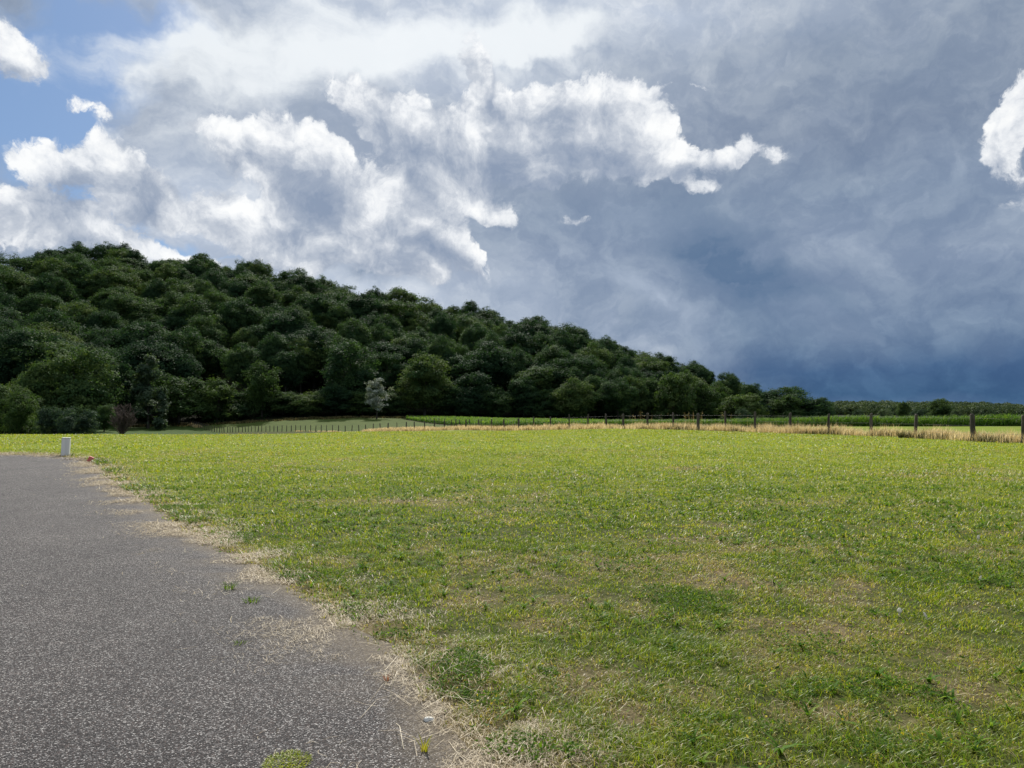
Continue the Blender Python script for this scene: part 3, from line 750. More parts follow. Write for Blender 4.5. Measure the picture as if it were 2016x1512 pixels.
# ------------------------------------------------------------------ the distant wood across the valley: one far mass
g = np.random.default_rng(9)
pv, pt = [], []
for k in range(620):
    d = g.uniform(560, 800); px = g.uniform(1560, 2500)
    x = (px-1008)/FPX*d; top = np.interp(px, [1560, 1640, 1700, 1800, 1880, 1960, 2016, 2200, 2500], [790, 788, 787.5, 789, 789.5, 791, 794, 796, 792])
    zg = float(ground_z(np.array([x]), np.array([d]))[0])
    zt = EYE+(802-top)/FPX*d-(800-d)*.014+g.uniform(-1.6, .4); h = zt-zg; r = g.uniform(4.5, 7.5)
    n = 330; q = unit(g.normal(size=(n, 3))); q[:, 2] = np.abs(q[:, 2])*np.where(g.random(n) < .75, 1, -1)
    p = np.array([x, d, zt-r*.8])+q*np.array([r, r, r*.8])*g.uniform(.75, 1.08, (n, 1))
    low = g.random(n) < .35
    p[low, 2] = g.uniform(zg, zt-r*.5, low.sum())
    pv.append(leaf_quads(p, unit(q+g.normal(size=(n, 3))*.6+[0, 0, .3]), g.uniform(.9, 1.9, n), g, .75)); pt.append(np.repeat(np.clip(g.normal(.5, .22)+g.normal(0, .12, n), 0, 1), 4))
pv = np.vstack(pv)
m_far = leaf_material('distant_foliage', [(.1, rgb(.050, .078, .044)), (.4, rgb(.078, .112, .052)), (.65, rgb(.12, .15, .06)), (.9, rgb(.19, .205, .085))], trans=.2)
tag(mesh_np('distant_woods', pv, np.arange(len(pv)), np.full(len(pv)//4, 4), m_far, {'tint': np.concatenate(pt)}), 'distant mixed green wood on the low rise beyond the maize', 'wood', kind='stuff')

# ------------------------------------------------------------------ grasses: helper for bent blades
def blades(base, height, width, ang, lean, curl, seg=2):
    """flat tapering blades, seg+1 cross sections, the last one a point"""
    n = len(base)
    d = np.stack([np.cos(ang), np.sin(ang), np.zeros(n)], 1)
    # blade faces a random way, it bows along d
    s = np.stack([-np.sin(ang), np.cos(ang), np.zeros(n)], 1)
    V_ = []
    for k in range(seg+1):
        t = k/seg
        z = height*(t*np.cos(lean*t)); o = height*(np.sin(lean*t)*t+curl*t*t)
        c = base+d*o[:, None]+np.array([0, 0, 1])*(z*(1-.35*np.clip(curl, 0, 1)*t))[:, None]
        if k < seg:
            w = (width*(1-.55*t)*.5)[:, None]
            V_ += [c-s*w, c+s*w]
        else: V_.append(c)
    v = np.stack(V_, 1)                                   # n, 2*seg+1, 3
    m = 2*seg+1
    f4 = []
    off = (np.arange(n)*m)[:, None]
    fl = []
    for k in range(seg-1): fl.append(off+np.array([2*k, 2*k+1, 2*k+3, 2*k+2]))
    q = np.stack(fl, 1).reshape(-1) if fl else np.zeros(0, int)
    t3 = (off+np.array([2*seg-2, 2*seg-1, 2*seg])).reshape(-1)
    flat = np.concatenate([q, t3]); sizes = np.concatenate([np.full(n*(seg-1), 4), np.full(n, 3)])
    return v.reshape(-1, 3), flat, sizes, m

def blade_material(name, stops, trans=.45, rough=.42, spec=.32, tmul=(1.5, 1.45, .7)):
    m, nt = material(name)
    c = ramp(nt, attr(nt, 'tint'), stops)
    finish(nt, c, rough, trans=trans, tcol=mix(nt, 1.0, c, rgb(*tmul), 'MULTIPLY'), spec=spec)
    return m
# tint: 0..0.5 living greens, 0.5..0.7 yellow green, 0.7..1 straw
m_grass = blade_material('meadow_grass', [(0, rgb(.050, .105, .012)), (.25, rgb(.125, .215, .014)), (.45, rgb(.235, .32, .018)), (.62, rgb(.40, .42, .038)), (.76, rgb(.36, .29, .12)), (.9, rgb(.45, .37, .20)), (1, rgb(.58, .51, .34))])

def scatter(n, d0, d1, mx=.79, pad=3.6):
    y = np.sqrt(rng.uniform(d0*d0, d1*d1, n)); x = rng.uniform(-1, 1, n)*(mx*y+pad)
    return x, y
def meadow_ok(x, y):
    rs = road_signed(x, y)
    px = px_of(x, y)
    ok = rs > edge_wob(x, y)*.5-.10
    ok &= (y < np.where(px > 438, fence_d(np.clip(px, 438, 2016)), 1e9)-.3) 
    return ok, rs
parts = []
for (d0, d1, dens, h0, h1, w0, w1, seg) in [(2.6, 5.2, 8200, .028, .070, .0030, .0058, 3), (5.2, 9, 4200, .030, .072, .0046, .0082, 2), (9, 16, 1250, .034, .078, .009, .015, 2), (16, 28, 700, .036, .075, .011, .019, 2), (28, 56, 150, .04, .08, .02, .034, 2)]:
    area = .79*(d1*d1-d0*d0)+3.6*2*(d1-d0)
    n = int(area*dens)
    x, y = scatter(n, d0, d1)
    ok, rs = meadow_ok(x, y)
    tuft = fbm(x*8.5, y*8.5, 15, 3); clump = fbm(x*3.1, y*3.1, 14, 3)*.5+tuft*.5
    ok &= rng.random(n) < np.clip((clump-.24)*2.6, .05, 1)*np.clip((rs+.12+(clump-.5)*.8)/.45, .04, 1)
    x, y, rs, clump, tuft = x[ok], y[ok], rs[ok], clump[ok], tuft[ok]; n = len(x)
    p = parch(x, y); lush = np.clip((fbm(x*.8, y*.8, 41, 4)-.5)*4, -1, 1)
    hh = rng.uniform(h0, h1, n)*(.45+1.35*clump)*(1-.25*p)*(1+.3*lush)*(.82 if d0 < 16 else 1)
    ww = rng.uniform(w0, w1, n)*(1+.5*np.clip(lush, 0, 1)*(rng.random(n) < .4))
    far = np.clip((np.hypot(x, y)-10)/25, 0, 1)
    tint = np.clip(rng.normal(.40, .15, n)-.10*lush*(1-far*.6)+.12*far+.30*(fbm(x*6, y*6, 19, 2)-.5), 0, .66)
    dry = rng.random(n) < .09*(1-far*.5)+.78*p*np.clip(.5+fbm(x*7, y*7, 27, 2), 0, 1.1)
    tint = np.where(dry, rng.uniform(.66, 1, n), tint)
    b = np.stack([x, y, ground_z(x, y)-.004], 1)
    v, f, s, m = blades(b, hh, ww, rng.uniform(0, 2*PI, n), rng.uniform(.1, 1.0, n)+.3*dry, rng.uniform(.05, .75, n), seg)
    parts.append((v, f, s, np.repeat(tint, m)))
def join(parts):
    o = 0; Vs, Fs, Ss, Ts = [], [], [], []
    for v, f, s, t in parts:
        Vs.append(v); Fs.append(f+o); Ss.append(s); Ts.append(t); o += len(v)
    return np.vstack(Vs), np.concatenate(Fs), np.concatenate(Ss), np.concatenate(Ts)
v, f, s, t = join(parts)
print('GRASS BLADES', len(t))
tag(mesh_np('meadow_grass', v, f, s, m_grass, {'tint': t}), 'short sunlit meadow grass with parched patches', 'grass', kind='stuff')

def verge_points(n, sig_out, sig_in, d1=27):
    i = rng.random(n)
    seg = np.hypot(*np.diff(EDGE, axis=0).T); near = EDGE[:-1, 1]
    ok = (near < d1+3) & (near > 2); w = seg*ok/np.clip(np.hypot(EDGE[:-1, 0], EDGE[:-1, 1]), 3, 30)**.9; w /= w.sum()
    k = rng.choice(len(seg), n, p=w); t = rng.random(n)[:, None]
    p = EDGE[k]*(1-t)+EDGE[k+1]*t
    d = EDGE[k+1]-EDGE[k]; nn = np.stack([-d[:, 1], d[:, 0]], 1); nn /= np.linalg.norm(nn, axis=1, keepdims=True)
    o = rng.normal(0, 1, n); o = np.where(o > 0, o*sig_out, o*sig_in)
    return p[:, 0]+nn[:, 0]*o, p[:, 1]+nn[:, 1]*o
# ------------------------------------------------------------------ clover and broad leaves in the turf
m_clover = blade_material('clover_leaves', [(0, rgb(.035, .09, .012)), (.5, rgb(.085, .175, .018)), (1, rgb(.25, .36, .035))], trans=.45, rough=.6, spec=.10)
CLOVER = [(at(930, 1330, 4.42), .42, .34, 1.0), (at(880, 1300, 4.65), .2, .2, 1), (at(1000, 1370, 4.1), .25, .18, .9), (at(1040, 1470, 3.5), .22, .15, 1), (at(700, 1195, 5.9), .42, .24, .8), (at(610, 1135, 7.0), .45, .25, .7), (at(470, 1062, 9.0), .5, .3, .9), (at(1330, 1215, 5.65), .6, .35, .28),
          (at(1720, 1370, 4.1), .45, .25, .9), (at(1290, 1170, 6.3), .4, .4, .6), (at(1250, 1120, 7.3), .7, .4, .3), (at(1900, 1400, 3.9), .3, .2, .7), (at(1560, 1265, 5.0), .5, .3, .5), (at(1150, 1500, 3.35), .25, .12, .8), (at(1400, 1180, 6.1), .5, .3, .5), (at(340, 1003, 11.6), .6, .4, .9), (at(1460, 1440, 3.65), .3, .2, .4), (at(1880, 1130, 7.1), .7, .4, .5), (at(1780, 1480, 3.45), .35, .2, .5), (at(780, 1250, 5.2), .2, .15, .8)]
pv, tv = [], []
for (c, a, b, dn) in CLOVER:
    n = int(a*b*PI*9500*dn)
    r = np.sqrt(rng.random(n)); an = rng.uniform(0, 2*PI, n)
    x = c[0]+a*r*np.cos(an)*1.25; y = c[1]+b*r*np.sin(an)*1.25
    k = (fbm(x*4, y*4, 50, 4)-.36)*3.2 > r*1.0-.15*rng.random(n); x, y, r = x[k], y[k], r[k]; n = len(x)
    ok = road_signed(x, y) > -.02; x, y, r = x[ok], y[ok], r[ok]; n = len(x)
    z = ground_z(x, y)+rng.uniform(.008, .075, n)*(1.1-r*.7)*(.5+fbm(x*5, y*5, 66, 2))
    nr = unit(rng.normal(size=(n, 3))*.55+[0, 0, 1.])
    base = np.stack([x, y, z], 1)
    pv.append(leaf_quads(base, nr, rng.uniform(.009, .019, n), rng, .85)); tv.append(np.repeat(np.clip(rng.normal(.42, .22, n), 0, 1), 4))
# scattered dandelion and plantain leaves through the whole near meadow
n = 34000; x, y = scatter(n, 2.8, 18); ok, rs = meadow_ok(x, y)
ok &= (fbm(x*1.3, y*1.3, 90, 4) > .5) & (rng.random(n) < np.clip(6/np.hypot(x, y), .25, 1)); x, y = x[ok], y[ok]; n = len(x)
pv.append(leaf_quads(np.stack([x, y, ground_z(x, y)+rng.uniform(.015, .06, n)], 1), unit(rng.normal(size=(n, 3))*.7+[0, 0, .8]), rng.uniform(.016, .042, n)*np.clip(np.hypot(x, y)/7, 1, 1.8), rng, .42)); tv.append(np.repeat(np.clip(rng.normal(.5, .22, n), 0, 1), 4))
pv = np.vstack(pv)
tag(mesh_np('clover_leaves', pv, np.arange(len(pv)), np.full(len(pv)//4, 4), m_clover, {'tint': np.concatenate(tv)}), 'dark green clover patches in the turf beside the asphalt', 'clover', kind='stuff')

# rosettes of dandelion and plantain: long broad leaves lying out from one root
m_broad = blade_material('broad_leaves', [(0, rgb(.045, .115, .014)), (.5, rgb(.11, .22, .02)), (1, rgb(.27, .38, .04))], trans=.4, rough=.6, spec=.10)
n = 6500; x, y = scatter(n, 2.8, 15); ok, rs = meadow_ok(x, y); ok &= (fbm(x*.9, y*.9, 95, 4)+.12*rng.random(n) > .55) & (rs > .05); x, y = x[ok], y[ok]
k = 8; n = len(x)*k; X = np.repeat(x, k); Y = np.repeat(y, k); sc = np.repeat(rng.uniform(.6, 1.25, len(x)), k)
an = np.tile(np.arange(k)*2*PI/k, len(x))+rng.uniform(0, 2*PI, n)*.35
v, f, s, m = blades(np.stack([X, Y, ground_z(X, Y)], 1), rng.uniform(.045, .10, n)*sc, rng.uniform(.012, .020, n)*sc, an, rng.uniform(.55, 1.25, n), rng.uniform(.2, .6, n), 3)
tag(mesh_np('broad_leaves', v, f, s, m_broad, {'tint': np.repeat(np.clip(rng.normal(.45, .22, n), 0, 1), m)}), 'leafy dandelion and plantain rosettes through the near turf', 'leaves', kind='stuff')

# taller rough growth on the lip of the asphalt
x, y = verge_points(16000, .001, .001, 22); o = np.abs(rng.normal(0, .22, len(x)))+.05; x = x+o*.85; y = y+o*.5
k_ = (fbm(x*1.1, y*1.1, 101, 3) > .52+.10*rng.random(len(x))) & (road_signed(x, y) > .02); x, y = x[k_], y[k_]; n = len(x); fw = np.clip(np.hypot(x, y)/6, 1, 3.5)
v, f, s, m = blades(np.stack([x, y, ground_z(x, y)], 1), rng.uniform(.05, .15, n), rng.uniform(.004, .008, n)*fw, rng.uniform(0, 2*PI, n), rng.uniform(.2, 1.1, n), rng.uniform(.1, .6, n), 3)
tag(mesh_np('verge_grass', v, f, s, m_grass, {'tint': np.repeat(np.where(rng.random(n) < .15, rng.uniform(.66, 1, n), np.clip(rng.normal(.2, .14, n), 0, .6)), m)}), 'rank dark green grass tufts along the lip of the asphalt', 'grass', kind='stuff')

# small yellow and white flowers of the meadow
def flowers(name, n, d0, d1, col, label, thr, size, seed, pads=None):
    m, nt = material(name+'_petals'); finish(nt, rgb(*col), .6, trans=.3)
    x, y = scatter(n, d0, d1); ok, rs = meadow_ok(x, y); ok &= (rs > .25) & (fbm(x*.35, y*.35, seed, 3) > thr)
    x, y = x[ok], y[ok]
    if pads is not None:
        e = np.concatenate([np.stack([c[0]+rng.normal(0, a, k), c[1]+rng.normal(0, a*.8, k)], 1) for c, a, k in pads]); x = np.concatenate([x, e[:, 0]]); y = np.concatenate([y, e[:, 1]])
    n = len(x); far = np.clip(np.hypot(x, y)/9, 1, 3.2)
    c = np.stack([x, y, ground_z(x, y)+rng.uniform(.03, .085, n)], 1)
    v = np.vstack([leaf_quads(c+rng.normal(0, .002, c.shape), unit(rng.normal(size=(n, 3))*.6+[0, -.3, .8]), size*far*rng.uniform(.7, 1.3, n), rng, .9) for _ in range(2)])
    tag(mesh_np(name, v, np.arange(len(v)), np.full(len(v)//4, 4), m), label, 'flowers', kind='stuff')
flowers('yellow_flowers', 900, 3, 22, (.75, .62, .03), 'scattered small yellow flowers in the turf', .42, .012, 71, [(at(980, 1395, 3.9), .14, 9), (at(1030, 1330, 4.4), .12, 6), (at(1560, 1415, 3.8), .25, 9), (at(1790, 1445, 3.6), .25, 8)])
flowers('yellow_bloom', 2600, 22, 48, (.62, .55, .05), 'drift of tiny yellow blooms in the far meadow', .47, .020, 72)
flowers('white_flowers', 190, 14, 46, (.80, .80, .74), 'sparse tiny white flowers towards the fence', .5, .017, 73)

# ------------------------------------------------------------------ straw: litter along the asphalt, tall dry grass along the fence
m_straw = blade_material('straw', [(0, rgb(.12, .075, .035)), (.35, rgb(.32, .235, .125)), (.7, rgb(.56, .45, .27)), (1, rgb(.76, .66, .46))], trans=.15, rough=.5, spec=.35, tmul=(1, 1, 1))
def lying(n, xy, length, width, lift, seed):
    x, y = xy
    a = rng.uniform(0, 2*PI, n); L = length; bend = rng.normal(0, .45, n)
    z0 = ground_z(x, y)+.006+rng.uniform(0, 1, n)**2*lift
    V_ = []
    up = rng.uniform(0, 1, n)**2*lift*1.5
    for k, t in enumerate((-.5, 0, .5)):
        aa = a+bend*t
        px = x+np.cos(aa)*L*t; py = y+np.sin(aa)*L*t; pz = z0+up*(1 if k == 1 else .2*k)
        s = np.stack([-np.sin(aa)*width*.5, np.cos(aa)*width*.5, np.zeros(n)], 1); c = np.stack([px, py, pz], 1)
        V_ += [c-s, c+s]
    v = np.stack(V_, 1).reshape(-1, 3); off = (np.arange(n)*6)[:, None]
    f = np.stack([off+np.array([0, 1, 3, 2]), off+np.array([2, 3, 5, 4])], 1).reshape(-1)
    return v, f, np.full(2*n, 4)
parts = []
x, y = verge_points(100000, .32, .30)
k = (fbm(x*1.7, y*1.7, 61, 4) > .45+.14*rng.random(len(x))); x, y = x[k], y[k]; n = len(x)
dist = np.hypot(x, y); fw = np.clip(dist/5, 1, 4)
v, f, s = lying(n, (x, y), rng.uniform(.015, .09, n)*np.clip(fw, 1, 2), rng.uniform(.0009, .0019, n)*fw, .022, 1); parts.append((v, f, s, np.repeat(rng.beta(2, 1.6, n), 6)))
n = 9000; y = rng.uniform(0, 1, n); x = -24+y*12.2; y = np.interp(x, EDGE[:7, 0], EDGE[:7, 1])+rng.normal(.25, .40, n); k = fbm(x*1.1, y*1.1, 64, 3) > .40+.14*rng.random(n); x, y = x[k], y[k]; n = len(x)
v, f, s, m = blades(np.stack([x, y, ground_z(x, y)], 1), rng.uniform(.03, .12, n), rng.uniform(.007, .014, n), rng.uniform(0, 2*PI, n), rng.uniform(.5, 1.4, n), rng.uniform(.1, .7, n), 2); parts.append((v, f, s, np.repeat(rng.uniform(.1, .9, n), m)))
# long stray stems
x, y = verge_points(170, .15, .35); n = len(x); fw = np.clip(np.hypot(x, y)/5, 1, 4)
v, f, s = lying(n, (x, y), rng.uniform(.10, .34, n), rng.uniform(.0014, .0026, n)*fw, .05, 1); parts.append((v, f, s, np.repeat(rng.uniform(.5, 1, n), 6)))
# stray bits over the asphalt and in the turf
x, y = scatter(2600, 2.9, 22); k = (road_signed(x, y) < 0) & (rng.random(len(x)) < np.exp(road_signed(x, y)*.9)); x, y = x[k], y[k]; n = len(x); fw = np.clip(np.hypot(x, y)/5, 1, 4)
v, f, s = lying(n, (x, y), rng.uniform(.012, .06, n), rng.uniform(.0008, .0016, n)*fw, .008, 1); parts.append((v, f, s, np.repeat(rng.uniform(.4, 1, n), 6)))
x, y = scatter(16000, 2.9, 18); ok, rs = meadow_ok(x, y); ok &= rng.random(len(x)) < .15+parch(x, y); x, y = x[ok], y[ok]; n = len(x); fw = np.clip(np.hypot(x, y)/5, 1, 4)
v, f, s = lying(n, (x, y), rng.uniform(.03, .13, n), rng.uniform(.0012, .0024, n)*fw, .06, 1); parts.append((v, f, s, np.repeat(rng.uniform(.2, .95, n), 6)))
# bleached stems leaning out of the verge by the near clover
bx, by, _ = at(850, 1330, 4.4)
n = 46; x = bx+rng.normal(0, .16, n); y = by+rng.normal(0, .14, n)
v, f, s, m = blades(np.stack([x, y, np.zeros(n)], 1), rng.uniform(.10, .30, n), rng.uniform(.0022, .004, n), rng.uniform(0, 2*PI, n), rng.uniform(.5, 1.35, n), rng.uniform(0, .5, n), 3); parts.append((v, f, s, np.repeat(rng.uniform(.6, 1, n), m)))
x, y = verge_points(420, .12, .06); n = len(x); fw = np.clip(np.hypot(x, y)/5, 1, 4)
v, f, s, m = blades(np.stack([x, y, ground_z(x, y)], 1), rng.uniform(.06, .2, n), rng.uniform(.0018, .003, n)*fw, rng.uniform(0, 2*PI, n), rng.uniform(.4, 1.3, n), rng.uniform(0, .6, n), 3); parts.append((v, f, s, np.repeat(rng.uniform(.4, 1, n), m)))
v, f, s, t = join(parts)
tag(mesh_np('straw_litter', v, f, s, m_straw, {'tint': t}), 'bleached straw litter strewn along the ragged asphalt edge', 'straw', kind='stuff')

m_dry = blade_material('tall_dry_grass', [(0, rgb(.04, .055, .018)), (.3, rgb(.10, .10, .04)), (.45, rgb(.42, .33, .15)), (.7, rgb(.70, .58, .32)), (1, rgb(.85, .76, .50))], trans=.5, rough=.55, spec=.2, tmul=(1.15, 1.05, .9))
parts = []
def fence_strip(n, i0, i1, front, back, h0, h1, w0, w1, dark, thin):
    seg = np.hypot(*np.diff(FLINE, axis=0).T); w = seg.copy(); w[:i0] = 0; w[i1:] = 0; w /= w.sum()
    k = rng.choice(len(seg), n, p=w); t = rng.random(n)[:, None]
    p = FLINE[k]*(1-t)+FLINE[k+1]*t
    d = FLINE[k+1]-FLINE[k]; nn = np.stack([d[:, 1], -d[:, 0]], 1); nn /= np.linalg.norm(nn, axis=1, keepdims=True)
    nn *= np.where(nn[:, 1:2] > 0, -1, 1)                 # towards the meadow
    o = np.where(rng.random(n) < front/(front+back), rng.random(n)*front, -rng.random(n)*back)
    x, y = p[:, 0]+nn[:, 0]*o, p[:, 1]+nn[:, 1]*o
    cl = fbm(x*.9, y*.9, 23, 4)
    keep = rng.random(n) < np.clip((cl-thin)*4, .05, 1); x, y, cl, o = x[keep], y[keep], cl[keep], o[keep]; n = len(x)
    hh = rng.uniform(h0, h1, n)*(.45+1.1*cl)*np.clip(1.1-np.abs(o)/(front+back)*.6, .4, 1)
    low = (fbm(x*.5, y*.5, 29, 3) > .56) & (o > 0)
    green = rng.random(n) < np.where(low, dark, .06)
    tint = np.where(green, rng.uniform(0, .34, n), rng.uniform(.42, 1, n))
    hh = np.where(green, hh*.7, hh)
    v, f, s, m = blades(np.stack([x, y, ground_z(x, y)-.02], 1), hh, rng.uniform(w0, w1, n), rng.uniform(0, 2*PI, n), rng.uniform(.05, .55, n), rng.uniform(0, .35, n), 2)
    return v, f, s, np.repeat(tint, m)
parts.append(fence_strip(34000, 0, 12, 1.1, 1.4, .24, .66, .012, .028, .70, .34))
parts.append(fence_strip(34000, 11, 34, 1.1, 1.7, .32, .68, .03, .06, .12, .26))
parts.append(fence_strip(2200, 34, 46, .5, .5, .15, .35, .05, .09, .3, .36))
parts.append(fence_strip(2600, 78, 96, .8, .8, .35, .75, .06, .12, .45, .30))
v, f, s, t = join(parts)
tag(mesh_np('tall_dry_grass', v, f, s, m_dry, {'tint': t}), 'tall straw-coloured dry grass along the post and wire fence', 'grass', kind='stuff')

# seed heads and docks reaching above the wire
parts = []
n = 34; px = rng.uniform(1215, 1500, n); dd = fence_d(px)-rng.uniform(-.3, .5, n); x = (px-1008)/FPX*dd
v, f, s, m = blades(np.stack([x, dd, ground_z(x, dd)], 1), rng.uniform(.8, 1.45, n), rng.uniform(.010, .02, n), rng.uniform(0, 2*PI, n), rng.uniform(0, .15, n), rng.uniform(0, .08, n), 3); parts.append((v, f, s, np.repeat(rng.uniform(.3, .6, n), m)))
top = np.stack([x, dd, ground_z(x, dd)+rng.uniform(.85, 1.25, n)], 1)
lv = leaf_quads(np.repeat(top, 4, 0)+rng.normal(0, .03, (n*4, 3))*[1, 1, 3], unit(rng.normal(size=(n*4, 3))+[0, -1, 0]), rng.uniform(.05, .10, n*4), rng, .4)
parts.append((lv, np.arange(len(lv)), np.full(n*4, 4), np.repeat(rng.uniform(.2, .5, n*4), 4)))
v, f, s, t = join(parts)
tag(mesh_np('seeding_weeds', v, f, s, m_dry, {'tint': t}), 'thin seeding weeds standing up to the top wire', 'weeds', kind='stuff')

# rank weeds along the foot of the wood
parts = []
n = 15000; px = rng.uniform(255, 830, n); dd = edge_d(px)-.3-rng.random(n)**1.5*4.0; x = (px-1008)/FPX*dd
cl = fbm(x*.35, dd*.35, 33, 3); kp = rng.random(n) < np.clip((cl-.3)*4, 0, 1); px, dd, x, cl = px[kp], dd[kp], x[kp], cl[kp]; n = len(x)
v, f, s, m = blades(np.stack([x, dd, ground_z(x, dd)-.05], 1), rng.uniform(.25, .75, n)*(.4+1.2*cl), rng.uniform(.08, .16, n), rng.uniform(0, 2*PI, n), rng.uniform(.1, .6, n), rng.uniform(0, .4, n), 2); parts.append((v, f, s, np.repeat(rng.choice([.05, .1, .2, .25, .35, .4], n), m)))
v, f, s, t = join(parts)
tag(mesh_np('rank_weeds', v, f, s, m_dry, {'tint': t}), 'rank grey-green weeds along the foot of the dark wood', 'weeds', kind='stuff')

# ------------------------------------------------------------------ maize
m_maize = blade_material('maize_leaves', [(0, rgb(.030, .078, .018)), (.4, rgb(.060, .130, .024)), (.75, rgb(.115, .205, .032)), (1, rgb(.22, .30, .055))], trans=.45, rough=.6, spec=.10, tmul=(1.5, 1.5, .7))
def maize(n_try, px0, px1, ymin, ymax, leaves, hgt, wid, row=.75, step=.2):
    xs0, xs1 = (px0-1008)/FPX*ymax if px0 < 1008 else (px0-1008)/FPX*ymin, (px1-1008)/FPX*ymax
    ys = np.arange(ymin, ymax, row); xs = np.arange(xs0, xs1, step)
    X, Y = np.meshgrid(xs, ys); X = (X+rng.normal(0, .05, X.shape)).ravel(); Y = (Y+rng.normal(0, .05, Y.shape)).ravel()
    P_ = px_of(X, Y); k = (P_ > px0) & (P_ < px1) & (Y > np.interp(P_, MPX, MNEAR)) & (Y < np.interp(P_, MPX, MFAR))
    X, Y = X[k], Y[k]; n = len(X)
    if n > n_try:
        k = rng.choice(n, n_try, replace=False); X, Y = X[k], Y[k]; n = n_try
    H_ = hgt*rng.uniform(.82, 1.15, n)*(.85+.3*fbm(X*.25, Y*.25, 81, 3)); Z = ground_z(X, Y)
    out_ = []
    for j in range(leaves):
        t = (j+.6)/leaves; a = rng.uniform(0, PI, n)+PI*(j % 2)
        L = H_*(.40+.28*math.sin(PI*min(t+.1, 1)))*rng.uniform(.8, 1.2, n)
        b = np.stack([X, Y, Z+H_*t*.66], 1)
        v, f, s, m = blades(b, L, wid*rng.uniform(.75, 1.2, n), a, rng.uniform(.5, 1.1, n)*(1.15-.6*t), rng.uniform(.1, .5, n), 3)
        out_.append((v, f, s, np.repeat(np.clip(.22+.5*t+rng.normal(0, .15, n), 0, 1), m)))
    v, f, s, m = blades(np.stack([X, Y, Z-.05], 1), H_*.85, np.full(n, wid*.5), rng.uniform(0, PI, n), np.full(n, .05), np.zeros(n), 2)
    out_.append((v, f, s, np.repeat(np.full(n, .3), m)))
    return out_
parts = maize(9000, 1440, 2200, 64, 130, 9, 1.12, .075) + maize(7000, 1190, 1440, 88, 170, 7, 1.05, .11, .75, .25) + maize(13000, 800, 1190, 110, 197, 6, .95, .17, .8, .4)
v, f, s, t = join(parts)
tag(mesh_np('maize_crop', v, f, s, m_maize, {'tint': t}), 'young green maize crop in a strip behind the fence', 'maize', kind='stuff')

# ------------------------------------------------------------------ post and wire fences
m_wood, nt = material('weathered_post')
pos = position(nt)
grain = noise(nt, vscale(nt, pos, (1, 1, .08)), 45, 5, .65)
wc = ramp(nt, grain*.6+noise(nt, pos, 6, 3)*.4, [(.3, rgb(.030, .025, .022)), (.5, rgb(.075, .065, .056)), (.7, rgb(.17, .15, .13))])
wc = mix(nt, noise(nt, pos, 18, 3).smooth(.6, .7)*.5, wc, rgb(.17, .18, .13))
finish(nt, wc, .92, grain, .8, .01, spec=.15)
m_wire, nt = material('galvanised_wire'); finish(nt, rgb(.16, .15, .15), .5)
def post_mesh(seed, h, r):
    g = np.random.default_rng(seed); k = 9; zs = np.array([-.35, 0, h*.25, h*.5, h*.75, h*.96, h])
    rr_ = r*np.array([1.05, 1.08, 1, .98, .95, .93, .74])
    an = np.linspace(0, 2*PI, k, endpoint=False)
    sh = 1+g.normal(0, .13, k)
    V_ = [np.stack([np.cos(an)*rr_[i]*sh*(1+g.normal(0, .03, k))+g.normal(0, .008), np.sin(an)*rr_[i]*sh*.8+g.normal(0, .008), np.full(k, z)+(g.normal(0, .02, k)-np.cos(an)*.03 if i >= 5 else 0)], 1) for i, z in enumerate(zs)]
    v = np.vstack(V_+[[(0, 0, h+.015)]]); n = len(zs)
    idx = np.arange(n*k).reshape(n, k)
    q = np.stack([idx[:-1], np.roll(idx[:-1], -1, 1), np.roll(idx[1:], -1, 1), idx[1:]], -1).reshape(-1)
    t3 = np.stack([idx[-1], np.roll(idx[-1], -1), np.full(k, n*k)], -1).reshape(-1)
    return mesh_np('post', v, np.concatenate([q, t3]), np.concatenate([np.full((n-1)*k, 4), np.full(k, 3)]), m_wood, link=False)
BIG = [post_mesh(i, 1.25, .115) for i in range(4)]; MID = [post_mesh(10+i, 1.26, .082) for i in range(5)]; FARP = [post_mesh(20+i, 1.22, .085) for i in range(3)]
def build_fence(name, pts, label, wires, scale_h=lambda i: 1.0, pick=None):
    root = empty(name, (pts[0][0], pts[0][1], gz(*pts[0]))); tag(root, label, 'fence')
    o0 = np.array(root.location)
    tops = []
    for i, (x, y) in enumerate(pts):
        z = gz(x, y); sc = scale_h(i)
        p = bpy.data.objects.new('post', pick(i)); C.objects.link(p); p.parent = root
        p.location = (x-o0[0], y-o0[1], z-o0[2]); p.scale = (random.uniform(.85, 1.15), random.uniform(.85, 1.15), sc*random.uniform(.95, 1.05))
        p.rotation_euler = (random.gauss(0, .03), random.gauss(0, .035), random.uniform(0, 6.28))
        tops.append((x, y, z))
    for hw in wires:
        P_ = []
        for i, (x, y, z) in enumerate(tops):
            P_.append((x-o0[0], y-o0[1]-.10, z+hw*scale_h(i)-o0[2]))
            if i+1 < len(tops):
                x2, y2, z2 = tops[i+1]; P_.append(((x+x2)/2-o0[0], (y+y2)/2-o0[1]-.10, (z+z2)/2+hw*scale_h(i)-.02-o0[2]))
        v, f = tubes([(np.array(P_), np.full(len(P_), .003))], 4)
        mesh_np('wire', v, f.ravel(), np.full(len(f), 4), m_wire, parent=root)
    return root
allp = [tuple(FLINE[1])]+[tuple(p) for p in FXY]
build_fence('wire_fence', allp, 'long post and wire fence of rough wooden stakes curving along the meadow', (1.08, .72, .38),
            lambda i: 1.0 if i < 30 else 1.05, lambda i: BIG[i % 4] if i < 4 or i in (9, 12) else MID[i % 5] if i < 30 else FARP[i % 3])
F2 = [(947, 112), (925, 118), (905, 124), (889, 130), (876, 137), (865, 143), (855, 149), (847, 155), (840, 160), (833, 165), (827, 170), (820, 175), (813, 180), (806, 185)]
